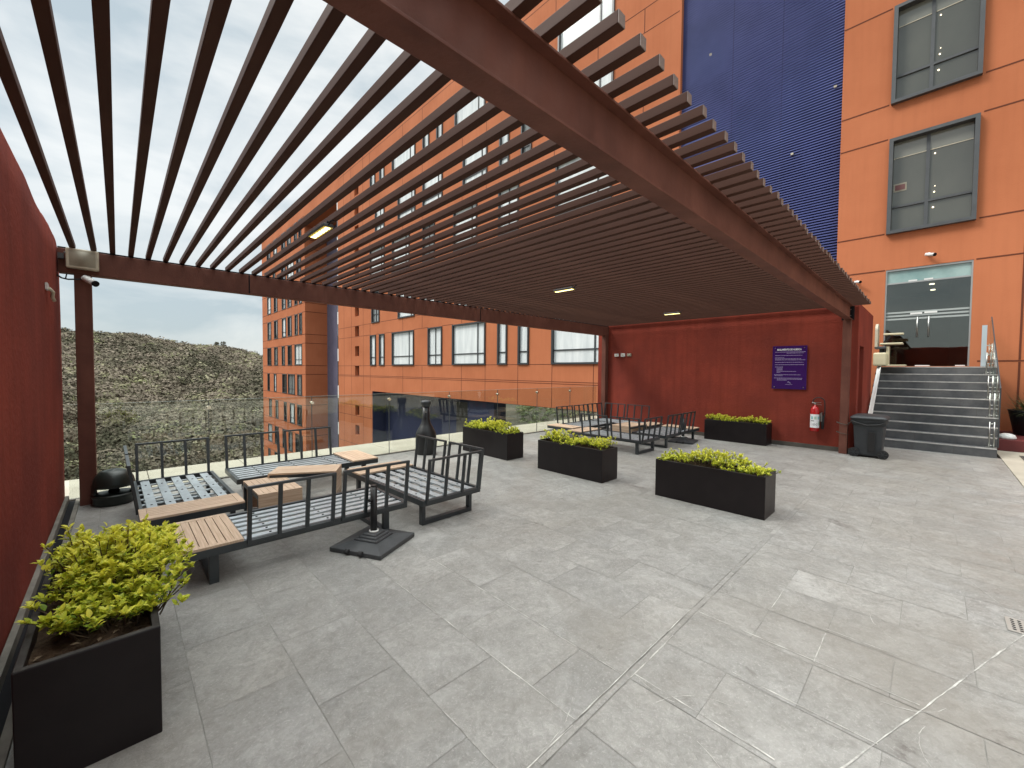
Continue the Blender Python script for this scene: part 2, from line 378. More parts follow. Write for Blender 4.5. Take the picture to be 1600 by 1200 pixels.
strip((1.45, 1.089), (1.0, 1.089), .006); strip((1.9, 1.053), (2.4, 1.053), .007); strip((1.925, .41), (1.94, 1.05), .007); strip((2.755, .0), (2.76, 1.04), .006)
strip((1.5, 1.095), (2.75, 1.092), .005); strip((2.33, .12), (2.33, .7), .006); strip((2.74, .415), (3.1, .415), .006); strip((3.157, .09), (3.157, .42), .005)
strip((1.888, 1.10), (1.885, 2.9), .006); strip((1.48, 1.10), (1.478, 2.9), .005); strip((1.07, 1.10), (1.07, 1.6), .006); strip((3.17, .72), (3.5, .72), .006)
# scratches and arcs of lime on the slate
for cx, cy, r0, a0, a1 in ((1.75, .55, .35, .2, 1.3), (1.35, .8, .45, -1.2, -.3), (2.5, -.3, .3, 1.2, 2.4), (2.9, .15, .25, 3.2, 4.4), (1.3, 1.6, .5, 4.6, 5.3), (2.2, .9, .3, 2.6, 3.4), (3.6, -.1, .35, 1.7, 2.5)):
    pts = [(cx+r0*math.cos(a0+(a1-a0)*t/5), cy+r0*math.sin(a0+(a1-a0)*t/5)) for t in range(6)]
    for a, b in zip(pts[:-1], pts[1:]): strip(a, b, .0028, .0022)
tag(dg.build('floor_joints', M['lime']), kind='structure')

# cream coping outside the glass and cream pool-side paving
cp = MB()
x = -.9
while x < 13.2:
    cp.box(x+.003, x+1.194, 7.19, 8.46, -.06, .0); x += 1.2
tag(cp.build('coping', M['creamstone'], bevel=.003), kind='structure')
tag(MB().box(-.47, 10.58, 7.12, 7.188, -.06, .012).build('glass_kerb', M['base']), kind='structure')
cp = MB()
for i in range(24):
    for j in range(10): cp.box(-1.6+i*.8-.0, -1.6+i*.8+.797, -.945-(j+1)*.8, -.948-j*.8, -.05, .001)
tag(cp.build('pool_paving', M['creamstone']), kind='structure')
tag(MB().box(-.47, 15.5, -9, 8.40, -24, -.062).build('terrace_base', M['concrete']), kind='structure')

# ---- terrain: valley and scrub hill to the left
def hz(x, y):
    t = np.clip((y-45)/185., 0, 1)
    crest = 14.5 - .118*np.clip(x+15, -60, 120) + 0*y
    crest = np.maximum(crest, -2)
    base = -27
    z = base + (crest-base)*(.35*t+.65*t*t*(3-2*t)*1.0)
    z = z + 1.1*np.sin(x*.07+y*.03)*np.clip(t*3, 0, 1)*(1-t*.5) + .8*np.sin(x*.19-y*.11)
    z = np.where(y > 230, crest-(y-230)*.10+1.1*np.sin(x*.07+6.9)*.5, z)
    return z
gx, gy = np.meshgrid(np.linspace(-260, 420, 171), np.linspace(8.6, 420, 120)); gz = hz(gx, gy)
vv = np.stack([gx, gy, gz], -1).reshape(-1, 3); n1 = 171
ii = (np.arange(119)[:, None]*n1+np.arange(170)[None]).ravel()
tag(bigmesh('hillside', vv, np.stack([ii, ii+1, ii+n1+1, ii+n1], 1), M['terrain'], smooth=True), kind='structure')
tag(MB().add([(-1500, -1500, -28.5), (2500, -1500, -28.5), (2500, 2500, -28.5), (-1500, 2500, -28.5)], [(0, 1, 2, 3)]).build('ground', M['terrain']), kind='structure')
def clumps(cx, cy, cz, rad, n, tone, leaf, flat=.75, tj=.06):
    m = len(cx); t = n*m
    C = np.repeat(np.stack([cx, cy, cz], 1), n, 0); Rr = np.repeat(rad, n)[:, None]
    d = rng.normal(size=(t, 3)); d /= np.linalg.norm(d, axis=1, keepdims=True); d[:, 2] = np.abs(d[:, 2])*1.0
    P = C + d*Rr*np.array([1, 1, flat])*rng.uniform(.6, 1.05, (t, 1))
    j = d+rng.normal(0, .26, (t, 3)); a = np.cross(j, rng.normal(size=(t, 3))); b = np.cross(j, a); s = leaf*np.repeat(rad, n)[:, None]*rng.uniform(.6, 1.4, (t, 1))
    a = a/np.linalg.norm(a, axis=1, keepdims=True)*s; b = b/np.linalg.norm(b, axis=1, keepdims=True)*s
    V = np.stack([P-a*.6, P+a*.5+b*.4, P-b*.5+a*.2], 1).reshape(-1, 3)
    T = np.arange(3*t).reshape(-1, 3); tn = np.clip(np.repeat(tone, n)+rng.normal(0, tj, t), 0, 1)
    return V, T, np.repeat(tn, 3)
nb = 7500
by = 46+(232-46)*rng.uniform(0, 1, nb)**.8; ang = rng.uniform(-.16, .30, nb); bx = by*np.tan(ang)
rad = rng.uniform(.9, 3.1, nb)*np.clip(.5+by/280, .55, 1.2)
tone = np.clip(.36+.16*np.sin(bx*.09+by*.053)+.10*np.sin(bx*.31-by*.12)+rng.normal(0, .17, nb), 0, .70); sel = rng.uniform(size=nb) < .05; tone[sel] = rng.uniform(.78, .95, sel.sum())
V, T, tn = clumps(bx, by, hz(bx, by), rad, 80, tone, .24, .8, .03)
tag(bigmesh('scrub', V, T, M['scrub'], tn), 'dry grey and olive scrub covering the hillside beyond the glass', 'scrub', kind='stuff')
# skyline bushes and two yucca like trees on the crest
def crest_tree(x, y, h, label):
    z = float(hz(np.array(x), np.array(y))); e = empty('hill_tree', (x, y, z-.3), label, 'tree', 'trees on the hill crest')
    b = MB().tube([(x, y, z-.3), (x+.2, y, z+h*.5), (x+.1, y, z+h*.8)], [.25, .2, .12], 6); b.build('trunk', M['stem'], e)
    V, T, tn = clumps(np.array([0, .5, -.5]), np.array([0, .1, 0]), np.array([h*.75, h*.55, h*.6]), np.array([1.1, .9, .8]), 60, np.array([.1, .15, .1]), .5, 1.0)
    bigmesh('crown', V, T, M['scrub'], tn, e)
nc = 260
cx_ = rng.uniform(-42, 66, nc); cy_ = rng.uniform(222, 234, nc); rr_ = rng.uniform(.6, 1.9, nc)
V, T, tn = clumps(cx_, cy_, hz(cx_, cy_)+rng.uniform(-.3, .9, nc), rr_, 60, np.clip(rng.normal(.25, .15, nc), 0, .6), .24, 1.1)
tag(bigmesh('crest_bushes', V, T, M['scrub'], tn), 'ragged line of bare bushes along the hill crest', 'bushes', kind='stuff')
crest_tree(32.4, 226, 5.2, 'dark spiky tree on the hill crest, leftmost of the pair')
crest_tree(35.0, 227, 5.8, 'slender dark tree on the hill crest, right of its twin')
crest_tree(29.5, 226, 2.2, 'low dark shrub-like tree just left of the crest pair')

# ---- green slope seen under the bridge of the orange building
def sz(x, y): return -7.6 + np.clip((x-26)*.20, 0, 6.0) + .25*np.sin(x*.5+y*.3)
gx, gy = np.meshgrid(np.linspace(24.5, 90, 50), np.linspace(5, 44, 40)); gz = sz(gx, gy)
vv = np.stack([gx, gy, gz], -1).reshape(-1, 3); ii = (np.arange(39)[:, None]*50+np.arange(49)[None]).ravel()
tag(bigmesh('slope', vv, np.stack([ii, ii+1, ii+51, ii+50], 1), M['terrain'], smooth=True), kind='structure')
nb = 900
bx = rng.uniform(25, 70, nb); by = bx*rng.uniform(.42, 1.0, nb); rad = rng.uniform(.3, .75, nb)
V, T, tn = clumps(bx, by, sz(bx, by), rad, 60, np.clip(.5+rng.normal(0, .2, nb), 0, 1), .30)
tag(bigmesh('shrubs', V, T, M['scrubgreen'], tn), 'pale green shrubs on the slope seen under the orange building', 'shrubs', kind='stuff')
wf = empty('white_fence', (30, 24.5, -5.5), 'small white rail fence on the shrub slope under the building', 'fence')
b = MB()
for k in range(3): b.bar((30, 21.4, -3.2-k*.42), (30.2, 25.2, -3.2-k*.42), .05, .12)
b.build('rail', M['white'], wf)
for y in (21.4, 22.7, 24, 25.2): MB().box(29.95, 30.1, y-.06, y+.06, -5.6, -3.0).build('post', M['white'], wf)

# ================================================================== BUILDINGS
D = 15.5; S = 3.57; SILL = 1.93; HEAD = 4.5; ROOF = 20.5
def wall_holes(mb, x, y0, y1, z0, z1, holes, depth, mi=0, mr=0):
    ys = sorted({y0, y1, *[h[0] for h in holes], *[h[1] for h in holes]}); zs = sorted({z0, z1, *[h[2] for h in holes], *[h[3] for h in holes]})
    ys = [y for y in ys if y0-1e-6 <= y <= y1+1e-6]; zs = [z for z in zs if z0-1e-6 <= z <= z1+1e-6]
    for a, b in zip(ys[:-1], ys[1:]):
        run = None
        for c, d in zip(zs[:-1], zs[1:]):
            my, mz = (a+b)/2, (c+d)/2
            if any(h[0] < my < h[1] and h[2] < mz < h[3] for h in holes):
                if run: mb.add([(x, a, run[0]), (x, b, run[0]), (x, b, run[1]), (x, a, run[1])], [(3, 2, 1, 0)], mi); run = None
            else: run = (run[0], d) if run else (c, d)
        if run: mb.add([(x, a, run[0]), (x, b, run[0]), (x, b, run[1]), (x, a, run[1])], [(3, 2, 1, 0)], mi)
    for a, b, c, d in holes:
        X = x+depth
        mb.add([(x, a, c), (x, b, c), (X, b, c), (X, a, c)], [(0, 1, 2, 3)], mr); mb.add([(x, a, d), (x, b, d), (X, b, d), (X, a, d)], [(3, 2, 1, 0)], mr)
        mb.add([(x, a, c), (X, a, c), (X, a, d), (x, a, d)], [(0, 1, 2, 3)], mr); mb.add([(x, b, c), (X, b, c), (X, b, d), (x, b, d)], [(3, 2, 1, 0)], mr)
def window(parent, y0, y1, z0, z1, style='std', proud=.07, fw_=.09, pane='paneL', trans=.27):
    """box frame standing proud of the wall with mullions, pane as sub-part"""
    b = MB(); xo = D-proud; xi = D+.14; f = fw_
    b.box(xo, xi, y0, y0+f, z0, z1); b.box(xo, xi, y1-f, y1, z0, z1)
    b.box(xo, xi, y0+f, y1-f, z0, z0+f); b.box(xo, xi, y0+f, y1-f, z1-f, z1)
    W = y1-y0; zt = z0+trans*(z1-z0)
    b.box(D+.03, D+.10, y0+f, y1-f, zt-.03, zt+.03)
    if W > 1.1:
        ym = {'big': y0+.24*W, 'mid': (y0+y1)/2, 'std': y0+.3*W, 'entry': y0+.54*W}[style]
        b.box(D+.03, D+.10, ym-.035, ym+.035, z0+f, zt-.03); b.box(D+.03, D+.10, ym-.035, ym+.035, zt+.03, z1-f)
    fr = b.build('window', M['winframe2'] if style == 'entry' else M['winframe'], parent)
    p = MB().box(D+.07, D+.085, y0+f-.01, y1-f+.01, z0+f-.01, z1-f+.01).build('pane', M[pane], fr)
    return fr
rows = {
 0: [(33.39, 32.35), (31.73, 30.83), (29.55, 26.29), (24.41, 22.71), (21.55, 18.27), (17.21, 16.42), (15.56, 14.76), (13.20, 9.9)],
 1: [(33.1, 31.7), (28.6, 26.2), (25.1, 22.7), (21.2, 18.3), (17.15, 16.4), (15.45, 14.7), (13.0, 9.9)],
 2: [(33.4, 30.8), (29.5, 26.9), (25.1, 23.6), (21.45, 19.1), (17.2, 15.6), (13.05, 9.9)],
 3: [(32.4, 30.8), (28.6, 26.1), (25.1, 22.7), (20.5, 18.2), (17.15, 16.38), (15.45, 14.7), (13.0, 9.9)],
 4: [(33.3, 32.4), (31.6, 30.8), (29.5, 26.1), (25.1, 24.3), (23.4, 22.7), (21.35, 18.4), (17.15, 16.4), (15.5, 14.7), (13.0, 9.9)]}
# ---- the long middle block
blk = empty('apartment_block', (D, 24, -24), 'long orange apartment block with projecting dark windows, bridging over the blue undercroft', 'building')
holes = []
for k, rw in rows.items():
    for a, b_ in rw: holes.append((b_+.05, a-.05, SILL+k*S+.05, HEAD+k*S-.05))
nich = [(35.68, 36.55, z, z+.9) for z in [1.01+1.785*j-.0 for j in range(-8, 10)] if z+.9 < ROOF-1.5]
b = MB()
UB = -.23
wall_holes(b, D, 7.0, 40.4, UB, ROOF, holes, .13)
wall_holes(b, D, 33.1, 40.4, -24, UB, [h for h in nich if h[3] < UB], .35)
# niches above
b2_ = MB()
b.v = []; b.f = []; b.m = []; b.sm = []
allh = holes+[h for h in nich if h[2] > UB]
wall_holes(b, D, 7.0, 40.4, UB, ROOF, allh, .35)
wall_holes(b, D, 33.1, 40.4, -24, UB, [h for h in nich if h[3] < UB], .35)
b.add([(D, 40.4, -24), (D+9, 40.4, -24), (D+9, 40.4, ROOF), (D, 40.4, ROOF)], [(3, 2, 1, 0)])
b.add([(D, 7.0, UB), (D+9, 7.0, UB), (D+9, 7.0, ROOF), (D, 7.0, ROOF)], [(0, 1, 2, 3)])
b.add([(D+9, 7, UB), (D+9, 40.4, UB), (D+9, 40.4, ROOF), (D+9, 7, ROOF)], [(0, 1, 2, 3)])
b.add([(D, 33.1, -24), (D+9, 33.1, -24), (D+9, 33.1, UB), (D, 33.1, UB)], [(0, 1, 2, 3)])
b.build('wall', M['orange'], blk)
MB().box(D+.0, D+9, 7.0, 40.4, ROOF, ROOF+.06).build('roof', M['concrete'], blk)
b = MB(); b.box(D+.3, D+.36, 35.6, 36.6, -22, ROOF-.5); b.build('vent_backing', mat('niche_brown', (.13, .035, .016), .9), blk)
MB().box(D+.02, D+9, 6.9, 33.1, UB-.02, UB-.003).build('soffit', M['blueback'], blk)
# joints
b = MB(); pr_ = .004
for k in range(-6, 6):
    for z in (SILL+k*S+.0, HEAD+k*S+.04) if k != 0 else (SILL, HEAD+.04):
        lo = 33.1 if z < UB else 7.02
        if z > ROOF-.3: continue
        # broken where windows sit
        segs_ = [(lo, 40.38)]
        kk = k
        if kk in rows:
            for a, c in rows[kk]:
                ns = []
                for s0, s1 in segs_:
                    if c > s0 and a < s1: ns += [(s0, c), (a, s1)]
                    else: ns.append((s0, s1))
                segs_ = ns
        for s0, s1 in segs_:
            if s1-s0 > .05: b.box(D-pr_, D, s0, s1, z-.016, z+.016)
for z in (1.07,): b.box(D-pr_, D, 7.02, 40.38, z-.016, z+.016)
for y in (37.3, 33.45, 27.92, 25.2, 20.6, 18.3, 15.58, 13.18, 10.72, 8.5):
    for k in range(-6, 6):
        z0, z1 = HEAD+k*S+.06, SILL+(k+1)*S-.02
        if k == -1: z0, z1 = UB+.02, SILL-.02
        if k < -1 and y < 33.4: continue
        if z1 > ROOF: z1 = ROOF-.02
        if z1-z0 > .1: b.box(D-pr_-.001, D, y-.016, y+.016, z0, z1)
for y in (39.0, 37.3, 34.8):
    b.box(D-pr_-.0015, D, y-.014, y+.014, -22, ROOF-.1)
b.build('joint_lines', M['joint'], blk)
pc = 0
for k, rw in rows.items():
    for a, c in rw:
        st = 'big' if a-c > 2.2 else ('mid' if a-c > 1.2 else 'std'); pc += 1
        window(blk, c, a, SILL+k*S, HEAD+k*S, st, pane='paneL' if (pc*7) % 9 else 'paneM')
# parapet antennas
for y, h in ((36, 1.3), (31.5, .9), (26, 1.2)):
    MB().tube([(D+.4, y, ROOF), (D+.4, y, ROOF+h), (D+.4, y-.5, ROOF+h+.2)], .03, 6).build('antenna', M['winframe2'], blk)
# blue undercroft box
uc = empty('undercroft_wall', (D+5, 22, -24), 'blue painted undercroft walls below the orange apartment block', 'wall')
b = MB(); b.box(D+1.2, D+1.5, 15.5+2.6, 33.08, -24, UB-.03)
b.build('back_wall', M['bluewall'], uc)
MB().box(D+.03, D+8.5, 33.04, 33.095, -24, UB-.03).build('return_wall', M['bluewall'], uc)
MB().box(D+.35, D+1.19, 17.9, 20.4, -24, UB-.03).build('pier', M['bluewall'], uc)
MB().box(D+1.1, D+1.19, 20.7, 22.6, -6, UB-.3).build('service_door', M['base'], uc)
# ---- tower
tw = empty('apartment_tower', (D, 59.6, -24), 'orange apartment tower of narrow windows standing left beyond the long block', 'building')
trows = {0: [(66.5, 64.5), (63.0, 61.3), (59.4, 58.1), (56.8, 55.2), (54.0, 51.3)], 1: [(66.3, 64.4), (62.9, 61.2), (59.2, 57.5), (56.7, 55.1), (53.9, 52.8), (52.2, 51.2)],
 -1: [(66.6, 65.5), (63.3, 62.1), (59.3, 57.4), (56.8, 54.1), (53.1, 51.4)], -2: [(65.9, 64.5), (62.6, 61.3), (58.7, 57.5), (56.1, 54.2), (53.2, 51.5)]}
trows[2] = trows[1]; trows[3] = trows[-1]; trows[4] = trows[1]; trows[-3] = trows[0]; trows[-4] = trows[-1]
TS = 3.6
b = MB(); holes = []
for k, rw in trows.items():
    for a, c in rw: holes.append((c+.05, a-.05, 2.03+k*TS+.05, 4.55+k*TS-.05))
holes = [h for h in holes if h[3] < ROOF]
wall_holes(b, D, 50.17, 69.2, -24, ROOF, holes, .13)
b.add([(D, 50.17, -24), (D+2.45, 50.17, -24), (D+2.45, 50.17, 17.9), (D, 50.17, 17.9)], [(0, 1, 2, 3)])
b.add([(D, 69.2, -24), (D+10, 69.2, -24), (D+10, 69.2, ROOF), (D, 69.2, ROOF)], [(3, 2, 1, 0)])
b.build('wall', M['orange'], tw)
MB().box(D, D+10, 50.17, 69.2, ROOF, ROOF+.06).build('roof', M['concrete'], tw)
MB().box(D, D+9, 40.42, 50.168, 17.9, ROOF).build('link_beam', M['orange'], tw)
MB().box(D+2.45, D+2.6, 40.42, 50.168, -24, 17.89).build('recess_cladding', M['violet'], tw)
b = MB()
for k in range(-6, 6):
    for z in (2.0+k*TS, 4.58+k*TS):
        if z > ROOF-.2 or z < -23: continue
        segs_ = [(50.2, 69.1)]
        for a, c in trows.get(k, []):
            ns = []
            for s0, s1 in segs_:
                if c > s0 and a < s1: ns += [(s0, c), (a, s1)]
                else: ns.append((s0, s1))
            segs_ = ns
        for s0, s1 in segs_: b.box(D-.006, D, s0, s1, z-.03, z+.03)
        b.box(D+.02, D+2.4, 50.164, 50.17, z-.03, z+.03)
b.build('joint_lines', M['joint'], tw)
b = MB(); b3 = MB()
for k in range(-6, 5):
    b.box(D+.05, D+.2, 40.44, 40.75, 2.4+k*TS, 3.6+k*TS); b3.box(D+.05, D+.2, 40.44, 40.75, 3.6+k*TS, 6.0+k*TS)
b.build('spandrel', M['white'], tw); b3.build('corner_glazing', M['paneD'], tw)
for k, rw in trows.items():
    for j, (a, c) in enumerate(rw):
        if 4.55+k*TS > ROOF: continue
        window(tw, c, a, 2.03+k*TS, 4.55+k*TS, 'std' if a-c < 2 else 'mid', pane=('paneD', 'paneM', 'paneL', 'paneM', 'paneD')[(j*3+k) % 5], fw_=.13, proud=.05)
# ---- entrance block with blue louvred screen
eb = empty('entrance_block', (D, 0, 0), 'orange entrance block with two large dark windows above a glass door', 'building')
ehz = [(-.62, 1.01, 1.81, 4.49), (-.57, .96, 5.52, 8.0), (-.57, .96, 9.05, 11.55), (-.57, .96, 12.6, 15.1)]
b = MB(); wall_holes(b, D, -14, 2.11, -.05, 24, [ehz[0]]+ehz[1:], .14)
b.add([(D, 2.11, -.05), (D+8, 2.11, -.05), (D+8, 2.11, 24), (D, 2.11, 24)], [(3, 2, 1, 0)])
b.build('wall', M['orange'], eb)
MB().box(D, D+8, -14, 2.11, 24, 24.05).build('roof', M['concrete'], eb)
b = MB()
for z in (SILL+S, HEAD+S+.03, SILL+2*S-.03, HEAD+2*S, SILL+3*S-.06, HEAD+3*S-.03, 16.2, 18.8):
    for s0, s1 in ((-14, -.68), (1.07, 2.1)) if z < 15.3 else ((-14, 2.1),): b.box(D-.005, D, s0, s1, z-.017, z+.017)
for s0, s1 in ((-14, -.66), (1.03, 2.1)): b.box(D-.005, D, s0, s1, 4.47, 4.504)
b.box(D-.005, D, -14, -.75, 1.92, 1.954)
for y in (-1.42,):
    b.box(D-.006, D, y-.018, y+.018, -.05, 1.91); b.box(D-.006, D, y-.018, y+.018, 1.96, 8); b.box(D-.006, D, y-.018, y+.018, 8.1, 24)
b.build('joint_lines', M['joint'], eb)
for k, zz in enumerate(((5.46, 8.05), (9.0, 11.6), (12.55, 15.15))):
    wn = window(eb, -.625, 1.03, zz[0], zz[1], 'entry', proud=.13, fw_=.085, pane='paneG', trans=.29)
    b = MB()
    for (y, z, r) in ((.14, zz[0]+1.95, .014), (.13, zz[0]+.95, .015), (.12, zz[0]+1.1, .008), (.14, zz[0]+.55, .017), (.15, zz[0]+.12, .010)):
        b.tube([(D+.05, y, z), (D+.066, y, z)], r, 8)
    b.build('interior_lamp', M['spot'], wn)
    MB().box(D+.060, D+.068, -.53, .94, zz[1]-.50, zz[1]-.09).build('painted_ceiling_light', M['band'], wn)  # pale strip on the opaque pane, painted light of the ceiling inside
    MB().box(D+.058, D+.0665, -.53, .94, zz[1]-.525, zz[1]-.503).build('painted_bright_line', M['beige'], wn)  # bright line painted across the pane where the lit ceiling edge shows
    if k == 0:
        b = MB(); b.box(D+.060, D+.066, .66, .92, 6.62, 6.84); b.build('notice', M['beige2'], wn)
        MB().box(D+.053, D+.0595, .69, .89, 6.66, 6.80).build('notice_print', mat('notice_dark', (.14, .05, .05), .6), wn)
# glass doors
dr = MB(); dr.box(D+.02, D+.13, .98, 1.01, 1.815, 4.485); dr.box(D+.02, D+.13, -.62, -.59, 1.815, 4.485); dr.box(D+.02, D+.13, -.59, .98, 4.44, 4.485)
dr.box(D+.05, D+.10, -.59, .98, 4.08, 4.12)
door = dr.build('entrance_door', mat('door_frame', (.42, .43, .42), .35, metal=.6), eb)
MB().box(D+.07, D+.082, -.588, .978, 1.83, 4.078).build('pane', M['glass2'], door)
MB().box(D+.07, D+.082, -.588, .978, 4.122, 4.438).build('transom_pane', mat('transom_glass', (.20, .33, .32), .12, .8, col2=(.34, .47, .45), vscale=1.2), door)
b = MB()
for z in (3.11, 3.20, 3.29): b.box(D+.062, D+.069, -.588, .978, z-.022, z+.022)
b.build('frosted_bands', mat('frosted', (.36, .39, .38), .6), door)
b = MB()
for y in (.13, .345): b.tube([(D+.0, y, 2.6), (D+.0, y, 3.14)], .020, 8); b.tube([(D, y, 2.7), (D+.07, y, 2.7)], .01, 6); b.tube([(D, y, 3.04), (D+.07, y, 3.04)], .01, 6)
b.build('handle', M['chrome'], door)
for a_ in ((.26, .49, 3.215, 3.265), (-.02, .22, 3.225, 3.275)): MB().box(D+.053, D+.060, *a_).build('door_sticker', M['white'], door)
for y in (.2, .5): MB().box(D+.05, D+.066, y-.12, y+.05, 4.12, 4.155).build('patch_fitting', M['white'], door)
for a_ in ((.55, .93), (.08, .36), (-.55, -.38)): MB().box(D+.03, D+.13, *a_, 1.812, 1.84).build('floor_hinge', M['white'], door)
b = MB()
b.box(D+.16, D+6, -.62, 1.01, 1.70, 1.79); b.box(D+6, D+6.1, -1.6, 2.0, 1.79, 4.5); b.box(D+.16, D+6, -1.7, -1.6, 1.79, 4.5); b.box(D+.16, D+6, 2.0, 2.05, 1.79, 4.5); b.box(D+.16, D+6, -1.6, 2.0, 4.5, 4.6)
b.box(D+3.2, D+3.4, -.9, -.3, 1.79, 4.5); b.box(D+1.4, D+1.5, 1.0, 1.9, 1.79, 4.5)
b.build('lobby', mat('lobby_wall', (.10, .085, .07), .7, var=.4, vscale=.7), eb)
b = MB()
for x_, y_ in ((D+2, .15), (D+3.3, .12), (D+4.6, .1)): b.tube([(x_, y_, 4.47), (x_, y_, 4.5)], .06, 10)
b.build('ceiling_lamp', M['spot'], eb)
# blue louvred screen
ls = empty('louvre_screen', (D+.3, 4.5, 0), 'tall navy louvred screen wall between the two orange facades', 'screen wall')
MB().box(D+.24, D+.4, 2.10, 6.99, -.05, 24).build('backing', M['blueback'], ls)
b = MB(); z = 1.0
while z < 23.9:
    b.box(D+.150, D+.239, 2.112, 6.985, z, z+.038); z += .083
b.build('fins', M['bluefin'], ls)
b = MB()
for y in (5.2, 3.7): b.box(D+.168, D+.174, y-.012, y+.012, 1, 23.8)
b.build('joint_strip', M['blueback'], ls)
for y, z in ((5.95, 13.1), (3.35, 8.6), (2.3, 10.2), (3.45, 3.9)): MB().box(D+.10, D+.149, y-.035, y+.035, z-.03, z+.03).build('bracket_lamp', M['beige'], ls)
MB().box(D-.01, D+.2, 6.985, 7.06, -.05, 24).build('edge_trim', M['orange'], ls)
# ---- oxide red pool building (sign wall) and left boundary wall
rb = empty('red_building', (10.58, 4, 0), 'low oxide red building with the purple rules sign on its wall', 'building')
b = MB()
X0, X1, Y0, Y1, Z1 = 10.58, 13.25, 1.06, 7.15, 3.0
b.add([(X0, Y0, 0), (X0, Y1, 0), (X0, Y1, Z1), (X0, Y0, Z1)], [(3, 2, 1, 0)])
b.add([(X0, Y1, 0), (X1, Y1, 0), (X1, Y1, Z1), (X0, Y1, Z1)], [(3, 2, 1, 0)])
b.add([(X1, Y0, 0), (X1, Y1, 0), (X1, Y1, Z1), (X1, Y0, Z1)], [(0, 1, 2, 3)])
b.add([(X0, Y0, Z1), (X1, Y0, Z1), (X1, Y1, Z1), (X0, Y1, Z1)], [(0, 1, 2, 3)])
a0, a1, dh, dp = 10.87, 11.55, 2.17, .28
b.add([(X0, Y0, 0), (a0, Y0, 0), (a0, Y0, Z1), (X0, Y0, Z1)], [(0, 1, 2, 3)])
b.add([(a1, Y0, 0), (X1, Y0, 0), (X1, Y0, Z1), (a1, Y0, Z1)], [(0, 1, 2, 3)])
b.add([(a0, Y0, dh), (a1, Y0, dh), (a1, Y0, Z1), (a0, Y0, Z1)], [(0, 1, 2, 3)])
b.add([(a0, Y0, 0), (a0, Y0+dp, 0), (a0, Y0+dp, dh), (a0, Y0, dh)], [(0, 1, 2, 3)]); b.add([(a1, Y0, 0), (a1, Y0+dp, 0), (a1, Y0+dp, dh), (a1, Y0, dh)], [(3, 2, 1, 0)])
b.add([(a0, Y0, dh), (a1, Y0, dh), (a1, Y0+dp, dh), (a0, Y0+dp, dh)], [(3, 2, 1, 0)])
b.build('wall', M['redwall'], rb)
MB().box(a0, a1, Y0+dp, Y0+dp+.04, 0, dh).build('door', M['darkred'], rb)
MB().box(X0-.02, X0, Y0+.0, 7.10, 0, .09).build('baseboard', M['base'], rb)
# left wall with softly uneven top
lw_ = empty('boundary_wall', (-.6, 3, 0), 'oxide red rendered boundary wall along the left edge', 'wall')
ys_ = np.linspace(-3.2, 7.08, 130); b = MB()
prof = lambda t: 3.045+.012*math.sin(t*2.1)+.008*math.sin(t*5.3+1)+random.uniform(-.004, .004)-max(0, t-6.75)*.25
prev = None
for y in ys_:
    zt = prof(y); wx = -.47+.004*math.sin(y*3.1)
    ring = [(wx-.004, y, 0), (wx, y, 1.0), (wx+.002, y, 2.2), (wx-.002, y, zt-.06), (wx-.012, y, zt-.02), (wx-.045, y, zt), (-.74, y, zt), (-.74, y, 0)]
    if prev is not None: b.add(prev+ring, [(i, 8+i, 9+i, i+1) for i in range(7)], 0, True)
    else: b.add(ring, [tuple(range(8))])
    prev = ring
b.add(prev, [tuple(reversed(range(8)))])
b.build('wall', M['redwall'], lw_)
MB().box(-.47, -.44, -3.2, 7.09, 0, .075).build('baseboard', M['edgestone'], lw_)
MB().box(-.44, -.385, -3.2, 7.09, .0015, .006).build('gutter_strip', M['matblack'], lw_)
MB().box(-.385, -.35, -3.2, 7.09, .0, .022).build('edge_strip', M['edgestone'], lw_)

# ================================================================== PERGOLA
pg = empty('pergola', (5, 4, 0), 'brown steel pergola of closely spaced slats on two long channel beams', 'pergola')
def channel(name, y, x0, x1, z0, z1, face, flange=.11, t=.012):
    b = MB()
    # web at y+face side, flanges reach toward -Y
    b.box(x0, x1, y, y+t, z0+t, z1-t)
    b.box(x0, x1, y-flange/2, y+flange/2+t, z0, z0+t); b.box(x0, x1, y-flange/2, y+flange/2+t, z1-t, z1)
    return b.build(name, M['steel'], pg, bevel=.002)
channel('beam', 1.19, -.46, 10.5, 2.66, 2.945, -1, .105)
b = MB(); b.box(-.46, 10.57, 6.78, 6.93, 2.66, 2.925); b.build('beam', M['steel'], pg, bevel=.006)
b = MB()
for x in (1.36, 5.6): b.box(x-.006, x+.006, 6.772, 6.78, 2.662, 2.92)
b.build('weld_seam', M['matblack'], pg)
MB().box(-.46, 10.57, 6.80, 6.92, 2.926, 2.944).build('beam_shim', M['matblack'], pg)
MB().box(-.34, -.20, 6.78, 6.92, 0, 2.66).build('post', M['steel'], pg, bevel=.004)
MB().box(10.42, 10.57, 6.79, 6.92, 0, 2.66).build('post', M['steel'], pg, bevel=.004)
MB().box(10.35, 10.47, 1.15, 1.28, 0, 2.66).build('post', M['steel'], pg, bevel=.004)
MB().box(-.45, -.33, 1.13, 1.26, 0, 2.66).build('post', M['steel'], pg, bevel=.004)
b = MB(); b.box(10.50, 10.578, 1.13, 1.32, 2.67, 2.94); b.tube([(10.49, 1.18, 2.75), (10.502, 1.18, 2.75)], .012, 8, 1); b.tube([(10.49, 1.18, 2.87), (10.502, 1.18, 2.87)], .012, 8, 1)
b.build('bracket', [M['matblack'], M['chrome']], pg)
proto = None; xs = -.348
